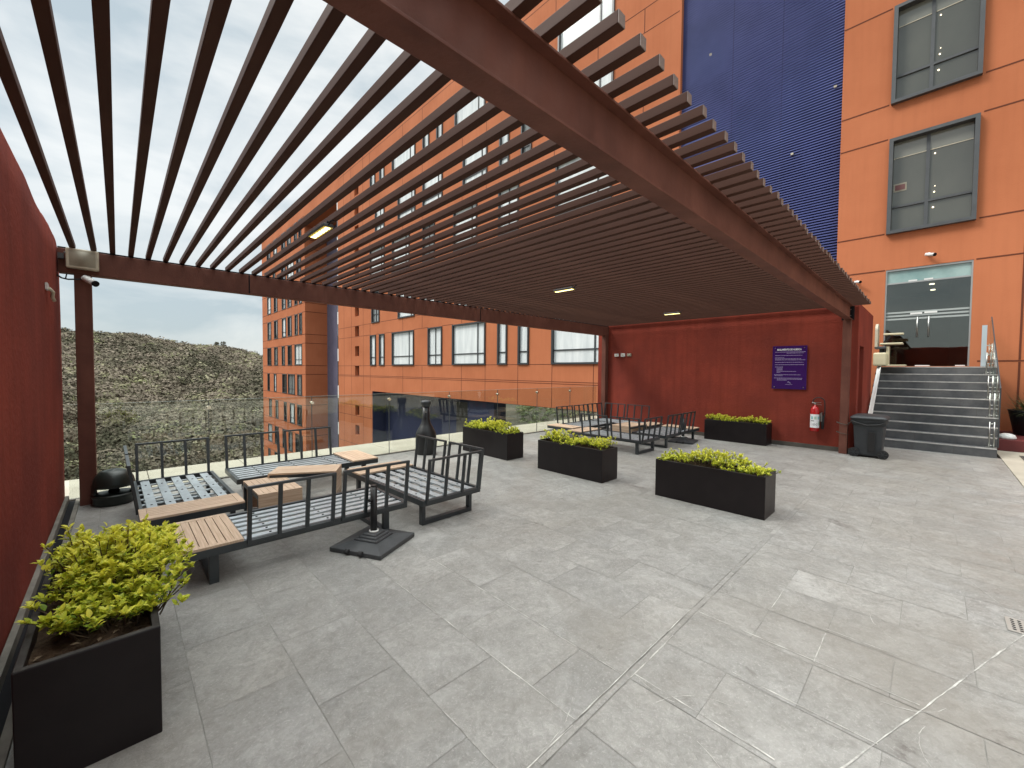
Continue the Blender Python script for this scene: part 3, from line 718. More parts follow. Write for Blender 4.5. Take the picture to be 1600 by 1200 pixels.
for i in range(68):
    x = xs+i*.1621
    if x > 10.52: break
    if proto is None:
        b = MB(); b.box(-.0245, .0245, 0, 6.0, 0, .053); b.v = [tuple(Vector(v)) for v in b.v]
        me_off = Vector(pg.location); proto = b.build('slat', M['slat'], None, bevel=.003); s = proto
        MBc = MB().box(-.0235, .0235, -.003, .0, .001, .052); cap0 = MBc.build('end_cap', M['slatend'], None); cap0.parent = proto
        s.parent = pg; s.location = Vector((x, .885, 2.946))-me_off
    else:
        s = proto.copy(); COL.objects.link(s); s.parent = pg; s.location = Vector((x, .885+random.uniform(-.008, .008), 2.946+random.uniform(-.0005, .0012)))-me_off
        s.rotation_euler = (0, 0, random.uniform(-.0012, .0012))
        c = cap0.copy(); COL.objects.link(c); c.parent = s

# ================================================================== GLASS BALUSTRADE
gb = empty('glass_balustrade', (5, 7.18, 0), 'frameless clear glass balustrade along the terrace edge', 'railing')
jx = [-.45]+[.924+1.387*i for i in range(0, 8)]; jx[-1] = 10.56
for a, c in zip(jx[:-1], jx[1:]):
    MB().box(a+.006, c-.006, 7.174, 7.186, .013, 1.145).build('glass_panel', M['glass'], gb)
    MB().box(a+.006, c-.006, 7.1735, 7.1865, 1.1455, 1.149).build('glass_edge', M['edge'], gb)
for x in jx[1:-1]:
    b = MB(); b.tube([(x, 7.150, 1.04), (x, 7.173, 1.04)], .026, 14); b.tube([(x, 7.187, 1.04), (x, 7.21, 1.04)], .026, 14); b.tube([(x, 7.173, 1.04), (x, 7.187, 1.04)], .008, 8)
    b.build('clamp_disc', M['brass'], gb)
    MB().box(x-.0035, x+.0035, 7.1735, 7.1865, .015, 1.14).build('joint_seal', M['winframe2'], gb)

# ================================================================== STAIRS
st = empty('staircase', (13, 0, 0), 'wide dark slate staircase rising to the glass entrance door', 'stairs')
RIS, TRD, NST, SX = .178, .27, 10, 12.045
b = MB(); nb_ = MB(); jb = MB()
yr = lambda x: -.888-.045*(x-SX)
for n in range(NST):
    x0 = SX+n*TRD; x1 = SX+(n+1)*TRD if n < NST-1 else D; z1 = (n+1)*RIS; z0 = n*RIS
    ya = yr(x0); yb = yr(x1) if n < NST-1 else yr(x0)
    b.add([(x0, ya, 0), (x1, yb, 0), (x1, 1.055, 0), (x0, 1.055, 0), (x0, ya, z1), (x1, yb, z1), (x1, 1.055, z1), (x0, 1.055, z1)], [(4, 5, 6, 7), (0, 1, 5, 4), (3, 0, 4, 7), (1, 2, 6, 5), (2, 3, 7, 6)])
    nb_.box(x0-.004, x0+.045, ya+.004, 1.05, z1-.018, z1+.003)
    off = random.uniform(0, .5)
    for y in (ya+.25+off, ya+.85+off, ya+1.4+off):
        if y < 1.0: jb.box(x0-.001, x0, y-.002, y+.002, z0+.006, z1-.02)
b.build('steps', M['slate_riser'], st); nb_.build('nosing', M['nosing'], st); jb.build('tile_joints', M['base'], st)
# stair balustrade
sb = empty('stair_balustrade', (13, -.9, 0), 'glass stair balustrade with short twin steel posts on the right of the stairs', 'railing')
def stanch(x, y, z, h):
    b = MB()
    for dx in (-.03, .03): b.tube([(x, y+dx, z), (x, y+dx, z+h)], .012, 8)
    for t in (.08, .5, .92): b.tube([(x, y-.03, z+h*t), (x, y+.03, z+h*t)], .010, 6)
    b.box(x-.04, x+.04, y-.07, y+.07, z, z+.012)
    b.build('twin_post', M['chrome'], sb)
for n, yy in ((0, -.82), (3, -.86), (5, -.86), (8, -.87)): stanch(SX+n*TRD+.14, yy, (n+1)*RIS+.003, .50)
stanch(14.9, -.87, 1.784, .55)
def slab(name, pts, y, t, m, par): # polygon in xz
    b = MB(); k = len(pts); b.add([(x, y, z) for x, z in pts]+[(x, y+t, z) for x, z in pts], [tuple(range(k)), tuple(reversed(range(k, 2*k)))]+[(i, i+k, (i+1) % k+k, (i+1) % k) for i in range(k)])
    return b.build(name, m, par)
slab('glass_panel', [(12.10, .25), (14.55, 1.88), (14.55, 2.92), (12.10, 1.32)], -.905, .012, M['glass'], sb)
slab('landing_panel', [(14.62, 1.86), (15.35, 1.86), (15.35, 2.86), (14.62, 2.86)], -.90, .012, M['glass'], sb)
b = MB(); b.bar((12.10, -.899, .20), (12.10, -.899, 1.32), .016, .02); b.bar((12.10, -.899, 1.33), (14.55, -.899, 2.93), .018, .02)
b.build('edge_trim', M['winframe'], sb)
b = MB(); b.box(14.55, 14.60, -.84, -.76, 1.79, 2.75); b.build('end_post', mat('pale_blue_panel', (.45, .52, .56), .25, .7), sb)
# stair lift
sf = empty('stair_lift', (14.1, .95, 1.75), 'folded cream stair lift chair at the top of its white rail beside the stairs', 'stair lift')
b = MB(); b.bar((12.02, .985, .42), (14.25, .985, 1.80), .075, .06); b.bar((12.02, .955, .45), (14.25, .955, 1.83), .02, .09); b.build('rail', M['white'], sf, bevel=.005)
b = MB()
for k in range(9): b.tube([(12.1+k*.25, 1.03, .40+k*.155), (12.16+k*.25, 1.05, .34+k*.155), (12.25+k*.25, 1.03, .46+k*.155)], .012, 5)
b.build('cable_chain', M['rubber'], sf)
b = MB(); b.box(14.03, 14.45, .84, 1.10, 1.80, 2.14); b.build('drive_box', M['cream'], sf, bevel=.04, segs=3)
b = MB(); b.lathe([(.0, 0), (.05, 0), (.05, .12), (.0, .12)], (14.25, .95, 2.14), 12); b.box(14.05, 14.45, .86, 1.08, 2.24, 2.30); b.build('swivel', M['winframe2'], sf, bevel=.01)
# back rest: rounded slab standing
b = MB(); prof = []
for i in range(15):
    t = math.pi*i/14; prof.append((14.24+.20*math.cos(t), 2.72+.17*math.sin(t)))
prof = [(14.44, 2.28)]+prof+[(14.04, 2.28)]
k = len(prof)
b.add([(x, 1.02, z) for x, z in prof]+[(x, 1.08, z) for x, z in prof], [tuple(range(k)), tuple(reversed(range(k, 2*k)))]+[(i, i+k, (i+1) % k+k, (i+1) % k) for i in range(k)])
b.build('backrest', M['beige'], sf, bevel=.012)
b = MB(); b.box(14.04, 14.10, .55, .92, 2.58, 2.625); b.build('armrest', M['cream'], sf, bevel=.012)
b = MB(); b.box(14.38, 14.44, .55, .92, 2.60, 2.645); b.build('armrest', M['cream'], sf, bevel=.012)
b = MB(); b.box(14.05, 14.42, .55, .98, 2.34, 2.385); b.build('seat', M['cream'], sf, bevel=.015)
b = MB(); b.bar((14.07, .92, 2.36), (14.07, .80, 2.58), .02, .03); b.bar((14.41, .92, 2.36), (14.41, .80, 2.58), .02, .03); b.build('arm_bracket', M['black'], sf)
b = MB(); b.box(14.1, 14.4, .80, .86, 1.80, 2.3); b.box(14.08, 14.42, .48, .86, 1.80, 1.83); b.build('footrest', M['cream'], sf, bevel=.008)

# ================================================================== SOFA FRAMES
def back_frame(parent, x0, x1, y, sgn, axis='x'):
    """upright tube frame, leaning outward; along local x at depth y, or along y at x"""
    b = MB(); h0, h1 = .265, .70; lean = .055*sgn; wv = .026
    def P(t, z):
        l = lean*(z-h0)/(h1-h0)
        return (t, y+l, z) if axis == 'x' else (y+l, t, z)
    b.bar(P(x0, h1), P(x1, h1), .028, .022); b.bar(P(x0, h0), P(x1, h0), .03, .032)
    for i in range(4):
        t = x0+.014+(x1-x0-.028)*i/3; b.bar(P(t, h0), P(t, h1-.008), .030, .026)
    return b.build('back_frame', M['frame'], parent, bevel=.003)
def sofa(loc, rz, label, mirror=False, endback=False, L=1.76, Dp=.76, wood=.37, nst=6, long=True):
    e = empty('sofa_frame', (0, 0, 0), label, 'sofa frame', 'bare sofa frames without cushions')
    z1 = .285; b = MB()
    b.box(0, L, 0, .035, .225, z1); b.box(0, L, Dp-.035, Dp, .225, z1); b.box(0, .035, .035, Dp-.035, .225, z1); b.box(L-.035, L, .035, Dp-.035, .225, z1)
    b.box(wood-.015, wood+.015, .035, Dp-.035, .225, z1)
    b.build('frame', M['frame'], e, bevel=.003)
    b = MB(); n = 7; g = .006; a0, a1 = .035, Dp-.035
    b.box(0, wood, 0, .05, z1, .303); b.box(0, wood, Dp-.05, Dp, z1, .303); b.box(0, .05, .05, Dp-.05, z1, .303); b.box(wood-.05, wood, .05, Dp-.05, z1, .303)
    wn = (wood-.1)/5
    for i in range(5): b.box(.05+i*wn+g/2, .05+(i+1)*wn-g/2, .05+g/2, Dp-.05-g/2, z1, .302)
    b.build('table_top', M['woody'], e)
    b = MB(); st_ = (Dp-.07)/nst; sw = st_*.56
    for i in range(nst):
        yc = .035+(i+.5)*st_; b.box(wood+.015, L-.035, yc-sw/2, yc+sw/2, .262, .276)
    nx = 6 if nst == 5 else 2
    for i in range(nx):
        xc = wood+.015+(L-.05-wood)*(i+.5)/nx; b.box(xc-.024, xc+.024, .035, Dp-.035, .240, .252)
    b.build('seat_slats', M['strap'], e)
    b = MB()
    for i in range(nst):
        yc = .035+(i+.5)*st_
        for k in range(3): b.tube([(wood+.2+k*.45, yc, .276), (wood+.2+k*.45, yc, .280)], .009, 8)
    b.build('bolts', M['matblack'], e)
    for x in (.19, L-.2 if not endback else L-.12):
        b = MB(); w_ = .045
        b.bar((x, .05, .0+w_/2), (x, Dp-.05, w_/2), .06, w_); b.bar((x, .05+.02, w_), (x, .05+.02, .225), .06, .04, upv=(0, 1, 0)); b.bar((x, Dp-.07, w_), (x, Dp-.07, .225), .06, .04, upv=(0, 1, 0))
        b.build('leg', M['frame'], e, bevel=.002)
    hl = (L-wood)
    back_frame(e, wood+.02, wood+.02+hl*.47, 0 if not mirror else Dp, -1 if not mirror else 1)
    back_frame(e, wood+hl*.53, L-.01, 0 if not mirror else Dp, -1 if not mirror else 1)
    if endback: back_frame(e, .03, Dp-.03, L, 1, 'y')
    e.location = loc; e.rotation_euler = (0, 0, rz)
    return e
sofa((.30, 3.62, 0), 0, 'bare sofa frame nearest the camera, square wooden table top at its left end')
sofa((2.75, 6.44, 0), math.pi, 'long bare sofa frame parallel to the glass, wooden top at its right end')
sofa((.875, 4.65, 0), R(90)+.01, 'bare corner sofa frame beside the green dome stool, grid seat reflecting the sky', True, True, nst=5)
sofa((2.12, 5.27, 0), -R(90)+.03, 'bare corner sofa frame behind the umbrella base, right end of the near group', True, True, nst=5)
sofa((7.12, 5.58, 0), -R(90), 'far corner sofa frame just behind the middle planter', False, True, nst=5)
sofa((9.83, 4.56, 0), math.pi, 'far sofa frame on the open side of its group, beside the second umbrella base', True)
sofa((9.93, 4.74, 0), R(90), 'far corner sofa frame with its back against the red sign wall', False, True, nst=5)
sofa((7.45, 5.70, 0), 0, 'far sofa frame along the glass next to the corner post', True)
def coffee(loc, rz, label, L=.70, W=.41, h=.34):
    e = empty('coffee_table', (0, 0, 0), label, 'coffee table', 'slatted coffee tables')
    b = MB(); n = 7; sw = W/n
    for i in range(n): b.box(-W/2+i*sw+.002, -W/2+(i+1)*sw-.002, -L/2+.04, L/2-.04, h-.018, h)
    b.box(-W/2, W/2, -L/2, -L/2+.038, h-.018, h); b.box(-W/2, W/2, L/2-.038, L/2, h-.018, h)
    b.build('table_top', M['woody'], e)
    for s_ in (-1, 1):
        b = MB(); b.box(-W/2, W/2, s_*(L/2)-.016 if s_ > 0 else -L/2, s_*(L/2) if s_ > 0 else -L/2+.016, .01, h-.019)
        for i in range(1, n): b.box(-W/2+i*sw-.003, -W/2+i*sw+.003, (L/2-.001 if s_ > 0 else -L/2-.001), (L/2+.001 if s_ > 0 else -L/2+.001), .015, .12, 1)
        b.build('end_panel', [M['woodx'], M['matblack']], e)
    b = MB()
    for s_ in (-1, 1):
        b.bar((s_*(W/2-.012), -L/2+.02, h-.038), (s_*(W/2-.012), L/2-.02, h-.038), .024, .036)
        for y in (-L/2+.03, L/2-.03): b.bar((s_*(W/2-.012), y, 0), (s_*(W/2-.012), y, h-.056), .024, .03, upv=(0, 1, 0))
    b.build('frame', M['frame'], e)
    e.location = loc; e.rotation_euler = (0, 0, rz); return e
coffee((1.20, 5.03, 0), .0, 'low slatted wooden coffee table, front panel facing the nearest sofa frame', h=.33)
coffee((1.64, 5.30, 0), R(59), 'wooden coffee table standing askew in the middle of the near sofa group', L=.74, W=.37, h=.38)
coffee((8.72, 5.0, 0), R(90), 'wooden coffee table in the middle of the far sofa group', h=.35, L=.8, W=.5)

# ================================================================== UMBRELLA BASES
def umb(loc, rz, label, stepped=True):
    e = empty('umbrella_base', (0, 0, 0), label, 'umbrella base', 'parasol bases without parasols')
    b = MB(); h = .265
    def fr(a, b_, z0, z1):
        return [(-a, -a, z0), (a, -a, z0), (a, a, z0), (-a, a, z0), (-b_, -b_, z1), (b_, -b_, z1), (b_, b_, z1), (-b_, b_, z1)]
    Fs = [(0, 3, 2, 1), (4, 5, 6, 7), (0, 1, 5, 4), (1, 2, 6, 5), (2, 3, 7, 6), (3, 0, 4, 7)]
    b.add(fr(h, h, .0, .04), Fs); b.add(fr(h-.005, .135, .0405, .065), Fs)
    for i, (a, z) in enumerate(((.125, .066), (.10, .083), (.075, .10))): b.add(fr(a, a-.008, z, z+.0165), Fs)
    b.build('base_plate', M['umb'], e, bevel=.006)
    for t in (-.07, .07): MB().tube([(-h-.004, t-.018, .028), (-h-.004, t+.018, .028)], .022, 12).build('roller', M['rubber'], e)
    b = MB(); b.tube([(0, 0, .11), (0, 0, .53)], .030, 20); b.tube([(0, 0, .53), (0, 0, .545)], .026, 20); b.build('tube', M['black'], e)
    b = MB(); b.lathe([(.044, 0), (.044, .012), (.034, .016), (.034, 0)], (0, 0, .117), 20); b.build('collar', M['white'], e)
    b = MB(); b.tube([(-.03, 0, .42), (-.065, 0, .42)], .014, 8); b.build('knob', M['black'], e)
    e.location = loc; e.rotation_euler = (0, 0, rz)
umb((1.665, 3.53, 0), R(27.6), 'black square umbrella base with stepped centre, in front of the near sofa frame')
umb((9.29, 3.95, 0)[:3], R(10), 'second umbrella base, upright tube beside the far sofa frame near the red wall')

# ================================================================== PLANTERS AND SHRUBS
def leaf_field(n_stem, x0, x1, y0, y1, h, spread, leaf=.034, per=9, seed=0, gaps=0.):
    r = np.random.default_rng(seed); V = []; tn = []; st = []
    lx, ly = x1-x0, y1-y0
    P0 = np.stack([r.uniform(x0+.04, x1-.04, n_stem), r.uniform(y0+.04, y1-.04, n_stem)], 1)
    if gaps: P0 = P0[r.uniform(size=n_stem) > gaps*(np.sin(P0[:, 1]*9+P0[:, 0]*9+seed) > .2)]
    cx, cy = (x0+x1)/2, (y0+y1)/2
    L = []; 
    for p in P0:
        dx = (p[0]-cx)/(lx/2); dy = (p[1]-cy)/(ly/2)
        hump = .74+.26*math.sin(p[1]*7.3+p[0]*5+seed*1.7)+(.30 if r.uniform() < .04 else 0)
        hh = h*hump*(1-.35*max(abs(dx), abs(dy))**2)*r.uniform(.45, 1.08)
        tip = np.array([p[0]+dx*spread*r.uniform(.2, 1.1)+r.normal(0, .03), p[1]+dy*spread*.6*r.uniform(.2, 1.1)+r.normal(0, .03), hh])
        axis = tip-np.array([p[0], p[1], 0]); axis /= np.linalg.norm(axis)
        st.append((p, tip))
        for k in range(per+r.integers(0, 5)):
            t = 1-abs(r.normal(0, .16)) if k > 4 else 1.0-r.uniform(0, .06)
            if t < .25: continue
            base = np.array([p[0], p[1], 0])*(1-t)+tip*t + r.normal(0, .004, 3)
            a = r.uniform(0, 2*math.pi); el = r.uniform(-.1, .95) if k > 4 else r.uniform(.25, 1.1)
            d = np.array([math.cos(a)*math.cos(el), math.sin(a)*math.cos(el), math.sin(el)])+axis*.35; d /= np.linalg.norm(d)
            s = leaf*r.uniform(.6, 1.35); wd = s*r.uniform(.42, .56)
            side = np.cross(d, [0, 0, 1]); side /= np.linalg.norm(side)+1e-9; upn = np.cross(side, d)
            cl = r.uniform(.06, .22)*s
            m1 = base+d*s*.36; m2 = base+d*s*.72-upn*cl*.35; tp = base+d*s-upn*cl
            u = upn*wd*.22
            V.append([base, m1, m2, tp, m1+side*wd*.5+u, m2+side*wd*.38+u*.7, m1-side*wd*.5+u, m2-side*wd*.38+u*.7])
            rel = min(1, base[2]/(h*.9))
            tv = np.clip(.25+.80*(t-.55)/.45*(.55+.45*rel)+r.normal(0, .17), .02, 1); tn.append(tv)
    V = np.array(V); m = len(V); q = np.array([(0, 4, 1, 1), (0, 1, 6, 6), (1, 4, 5, 2), (1, 2, 7, 6), (2, 5, 3, 3), (2, 3, 7, 7)])
    tris = []
    for f in q:
        if f[2] == f[3]: tris.append(f[:3])
        else: tris.append([f[0], f[1], f[2]]); tris.append([f[0], f[2], f[3]])
    tris = np.array(tris); T = (tris[None]+np.arange(m)[:, None, None]*8).reshape(-1, 3)
    return V.reshape(-1, 3), T, np.repeat(np.array(tn), 8), st
def planter(x0, x1, y0, y1, h, label, slabel, ns, sh, spread, seed, leaf=.032, per=9, gaps=.5, inset=(0, 0, 0, 0)):
    e = empty('planter_box', ((x0+x1)/2, (y0+y1)/2, 0), label, 'planter', 'dark rectangular planters')
    t = .028; b = MB()
    # hollow box made of four walls and a floor
    b.add([(x0, y0, 0), (x1, y0, 0), (x1, y1, 0), (x0, y1, 0), (x0, y0, h), (x1, y0, h), (x1, y1, h), (x0, y1, h),
           (x0+t, y0+t, h), (x1-t, y0+t, h), (x1-t, y1-t, h), (x0+t, y1-t, h), (x0+t, y0+t, h-.12), (x1-t, y0+t, h-.12), (x1-t, y1-t, h-.12), (x0+t, y1-t, h-.12)],
          [(0, 3, 2, 1), (0, 1, 5, 4), (1, 2, 6, 5), (2, 3, 7, 6), (3, 0, 4, 7), (4, 5, 9, 8), (5, 6, 10, 9), (6, 7, 11, 10), (7, 4, 8, 11), (8, 9, 13, 12), (9, 10, 14, 13), (10, 11, 15, 14), (11, 8, 12, 15), (12, 13, 14, 15)])
    b.build('box', M['planter'], e, bevel=.004)
    rb_ = MB()
    for a_ in ((x0+.003, x1-.003, y0+.003, y0+t-.003), (x0+.003, x1-.003, y1-t+.003, y1-.003), (x0+.003, x0+t-.003, y0+t-.002, y1-t+.002), (x1-t+.003, x1-.003, y0+t-.002, y1-t+.002)): rb_.box(*a_, h, h+.0015)
    rb_.build('rim', M['rim'], e)
    nx, ny = 14, 40; sx_ = np.linspace(x0+t, x1-t, nx); sy_ = np.linspace(y0+t, y1-t, ny); gx, gy = np.meshgrid(sx_, sy_)
    gz = h-.05+rng.normal(0, .006, gx.shape)+.01*np.sin(gx*30)*np.sin(gy*22)
    vv = np.stack([gx, gy, gz], -1).reshape(-1, 3)-np.array(e.location); ii = (np.arange(ny-1)[:, None]*nx+np.arange(nx-1)[None]).ravel()
    bigmesh('soil', vv, np.stack([ii, ii+1, ii+nx+1, ii+nx], 1), M['soil'], None, e)
    # leaf litter
    b = MB()
    for i in range(60):
        px, py = random.uniform(x0+.05, x1-.05), random.uniform(y0+.05, y1-.05); a = random.uniform(0, 6.3); s = random.uniform(.008, .02); z = h-.035
        c_, s_ = math.cos(a)*s, math.sin(a)*s
        b.add([(px-c_, py-s_, z), (px+s_*.5, py-c_*.5, z+.004), (px+c_, py+s_, z+.002), (px-s_*.5, py+c_*.5, z+.005)], [(0, 1, 2, 3)])
    b.build('leaf_litter', mat('dead_leaves', (.22, .16, .10), .9, var=.5, vscale=8) if 'dead_leaves' not in bpy.data.materials else bpy.data.materials['dead_leaves'], e)
    s = empty('golden_shrub', ((x0+x1)/2, (y0+y1)/2, h-.05), slabel, 'shrub', 'golden shrubs in the planters')
    V, T, tn, stems = leaf_field(ns, x0+inset[0], x1-inset[1], y0+inset[2], y1-inset[3], sh, spread, leaf, per, seed, gaps)
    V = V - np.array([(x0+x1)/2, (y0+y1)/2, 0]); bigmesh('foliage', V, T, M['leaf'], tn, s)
    b = MB(); 
    for p, tip in stems[::2]:
        a = (p[0], p[1], h-.06); c = (tip[0], tip[1], tip[2]+h-.05); mid = ((a[0]+c[0])/2+random.uniform(-.01, .01), (a[1]+c[1])/2, (a[2]+c[2])/2); b.tube([a, mid, c], [.004, .003, .002], 4, cap=False)
    b.build('stems', M['stem'], s)
planter(-.30, .115, 2.31, 3.52, .475, 'dark planter box in the near left corner beside the red wall', 'golden-leaved shrub overflowing the near left planter', 720, .31, .13, 3, leaf=.032, per=13, gaps=.15, inset=(.10, -.07, .16, .0))
planter(5.0, 5.42, 1.225, 2.475, .47, 'largest-looking dark planter, on the open paving right of centre', 'golden shrub in the planter on the open paving, thin at one end', 560, .235, .06, 11, leaf=.028, gaps=.3)
planter(4.935, 5.345, 3.245, 4.48, .47, 'dark planter box in the middle, before the far sofa group', 'golden shrub in the middle planter, patchy with bare soil between', 520, .235, .05, 12, leaf=.028, gaps=.45)
planter(4.945, 5.355, 5.22, 6.52, .47, 'dark planter box by the glass balustrade, right of the bottle ashtray', 'dense golden shrub in the planter by the glass balustrade', 620, .235, .05, 13, leaf=.028, gaps=.1)
planter(10.13, 10.54, 2.49, 3.80, .47, 'dark planter box against the red sign wall', 'golden shrub in the planter under the red sign wall', 480, .20, .04, 14, leaf=.028, gaps=.3)

# ================================================================== SMALL THINGS
# bottle shaped ashtray post
e = empty('ashtray_post', (4.22, 6.72, 0), 'black bottle-shaped outdoor ashtray post by the glass balustrade', 'ashtray')
b = MB(); b.lathe([(.185, 0), (.195, .02), (.195, .33), (.190, .38), (.165, .45), (.12, .53), (.085, .60), (.068, .68), (.066, .90)], (4.22, 6.72, 0), 32); b.build('body', M['black'], e)
b = MB(); b.lathe([(.072, .90), (.085, .92), (.085, .95), (.100, .975), (.098, 1.0), (.06, 1.022), (.0, 1.03)], (4.22, 6.72, 0), 28); b.build('cap', M['bin'], e)
b = MB(); b.tube([(4.178, 6.664, .80), (4.172, 6.655, .80)], .014, 10); b.build('lock_button', M['chrome'], e)
# green dome stool / speaker
e = empty('dome_stool', (-.06, 6.72, 0), 'dark green plastic dome with open sides on a round base beside the left post', 'garden dome')
cx, cy = -.055, 6.70
b = MB(); b.lathe([(.17, 0), (.185, .02), (.18, .07), (.195, .10), (.200, .105), (.197, .12), (.12, .13), (.05, .14), (.0, .142)], (cx, cy, 0), 36); b.build('base', M['darkgreen'], e)
# hood with window openings between pillars
n = 40; prof = [(.190, .13), (.193, .17), (.191, .205), (.187, .24), (.174, .295), (.152, .345), (.12, .378), (.075, .394), (.0, .398)]
b = MB(); base = 0
for r_, z_ in prof:
    for j in range(n):
        t = 2*math.pi*j/n; b.v.append((cx+r_*math.cos(t), cy+r_*math.sin(t), z_))
for i in range(len(prof)-1):
    for j in range(n):
        if i < 2 and abs(math.sin(2*math.pi*(j+.5)/n)) > .62: continue
        b.f.append((i*n+j, i*n+(j+1) % n, (i+1)*n+(j+1) % n, (i+1)*n+j)); b.m.append(0); b.sm.append(True)
hood = b.build('hood', M['darkgreen'], e); sm_ = hood.modifiers.new('solid', 'SOLIDIFY'); sm_.thickness = .012
MB().lathe([(.06, .13), (.045, .16), (.04, .24), (.0, .25)], (cx, cy, 0), 20).build('core', M['matblack'], e)
# floodlight on beam
e = empty('floodlight', (-.26, 6.72, 2.81), 'square yellowed wall floodlight on the beam at the left post', 'floodlight')
b = MB(); b.box(-.395, -.135, 6.70, 6.775, 2.706, 2.926); b.build('housing', M['beige'], e, bevel=.012)
b = MB(); k = 9
vs = []; 
for i in range(k):
    for j in range(k):
        u, v = i/(k-1), j/(k-1); vs.append((-.368+.206*u, 6.698-.022*math.sin(math.pi*u)*math.sin(math.pi*v), 2.732+.168*v))
b.add(vs, [(i*k+j, (i+1)*k+j, (i+1)*k+j+1, i*k+j+1) for i in range(k-1) for j in range(k-1)], 0, True)
b.build('lens', M['beige2'], e)
b = MB(); b.box(-.455, -.41, 6.72, 6.77, 2.80, 2.86); b.tube([(-.41, 6.74, 2.87), (-.39, 6.74, 2.87)], .008, 6); b.build('junction_box', M['winframe2'], e)
# cctv cameras
def cctv(loc, d, label, size=1.0, arm=(0, 1, 0)):
    e = empty('security_camera', loc, label, 'camera', 'small white security cameras')
    L = Vector(loc); d = Vector(d).normalized(); a = Vector(arm)
    b = MB(); b.tube([L-d*.05*size, L+d*.10*size], .032*size, 14); b.build('housing', M['white'], e)
    b = MB(); b.tube([L+d*.10*size, L+d*.118*size], .034*size, 14); b.build('lens', M['matblack'], e)
    b = MB(); b.tube([L-d*.02*size, L+a*.07*size+Vector((0, 0, .02*size))], .014*size, 8); b.tube([L+a*.06*size+Vector((0, 0, .02*size)), L+a*.075*size+Vector((0, 0, .02*size))], .034*size, 12); b.build('mount', M['white'], e)
cctv((-.225, 6.66, 2.585), (.55, -.7, -.42), 'white security camera mounted on top of the left pergola post', 1.0, (0, 1, 0))
cctv((D-.12, .18, 4.745), (-.5, -.75, -.25), 'white security camera above the glass entrance door', 1.3, (1, 0, 0))
cctv((D-.12, 1.62, 4.24), (-.6, -.7, -.2), 'white security camera on the orange wall at the pergola tip', 1.1, (1, 0, 0))
b = MB(); b.tube([(-.47, 6.75, 2.62), (-.43, 6.73, 2.585), (-.38, 6.72, 2.575), (-.33, 6.73, 2.585), (-.27, 6.76, 2.60)], .009, 6); b.tube([(-.40, 6.72, 2.58), (-.39, 6.75, 2.65)], .006, 5)
tag(b.build('cable', M['rubber']), 'black cable looping from the red wall to the post camera', 'cable')
e = empty('wall_hook', (-.45, 6.0, 2.3), 'broken pale bracket high on the left red wall', 'bracket')
b = MB(); b.box(-.47, -.455, 5.72, 5.84, 2.32, 2.38); b.build('plate', M['white'], e)
b = MB(); b.tube([(-.455, 5.80, 2.34), (-.43, 5.84, 2.31), (-.44, 5.89, 2.27), (-.43, 5.93, 2.24)], .015, 6); b.build('arm', M['beige'], e)
# LED strips under slats
for i, (x, ya, yb, lb) in enumerate(((1.393, 3.84, 4.27, 'lit strip lamp under the slats nearest the camera, over the near sofas'), (5.145, 3.95, 4.33, 'lit strip lamp under the slats in the middle of the pergola'), (8.86, 3.89, 4.25, 'lit strip lamp under the slats closest to the red sign wall'))):
    e = empty('strip_lamp', (x, (ya+yb)/2, 2.9), lb, 'lamp', 'strip lamps hung under the pergola slats')
    b = MB(); b.box(x-.045, x+.045, ya, yb, 2.888, 2.916); b.build('housing', M['winframe2'], e, bevel=.004)
    b = MB()
    for k in range(6):
        yy = ya+.04+(yb-ya-.08)*k/5; b.box(x-.022, x+.022, yy-.022, yy+.022, 2.880, 2.8838)
    b.build('led_cells', M['led'], e)
    MB().box(x-.040, x+.040, ya+.008, yb-.008, 2.8842, 2.8875).build('lens', M['leddim'], e)
    b = MB()
    for yy in (ya+.03, yb-.03): b.tube([(x, yy, 2.915), (x, yy, 2.948)], .008, 6)
    b.tube([(x, ya, 2.905), (x, ya-.04, 2.93), (x+.05, ya-.02, 2.95)], .006, 5); b.build('hanger', M['matblack'], e)
# switch boxes
for i, (y, m_, lb) in enumerate(((6.50, 'white', 'white wall box on the red wall, nearest the corner post'), (6.29, 'white', 'middle white wall box, largest of the three on the red wall'), (6.09, 'beige2', 'grey wall box, farthest right of the three on the red wall'))):
    e = empty('socket_box', (10.57, y, 2.08), lb, 'socket', 'wall boxes on the red wall')
    h = .05 if i == 1 else .04
    MB().box(10.545, 10.579, y-.065, y+.065, 2.08-h, 2.08+h).build('cover', M[m_], e, bevel=.006)
    MB().box(10.541, 10.5445, y-.03, y+.03, 2.065, 2.095).build('flap', M['beige'], e)
# purple sign
e = empty('rules_sign', (10.56, 2.2, 1.72), 'purple acrylic pool rules sign with white text on the red wall', 'sign')
MB().box(10.548, 10.558, 1.88, 2.518, 1.246, 2.19).build('panel', M['purple'], e, bevel=.002)
b = MB()
for y in (1.93, 2.468):
    for z in (1.29, 2.145): b.tube([(10.54, y, z), (10.579, y, z)], .012, 10)
b.build('standoff', M['chrome'], e)
def text_mesh(txt, size, y_left, z, x, material, parent, name, width=None):
    cu = bpy.data.curves.new(name, 'FONT'); cu.body = txt; cu.size = size; cu.extrude = .0012; cu.offset = size*.022
    to = bpy.data.objects.new(name, cu); COL.objects.link(to); bpy.context.view_layer.update()
    me = bpy.data.meshes.new_from_object(to.evaluated_get(bpy.context.evaluated_depsgraph_get())); bpy.data.objects.remove(to)
    w_ = max(v.co.x for v in me.vertices); sx_ = width/w_ if width else 1
    for v in me.vertices:
        X, Y, Z = v.co; v.co = Vector((x-Z, y_left-X*sx_, z+Y))-Vector(parent.location)
    me.materials.clear(); me.materials.append(material); o = bpy.data.objects.new(name, me); COL.objects.link(o); o.parent = parent; return o
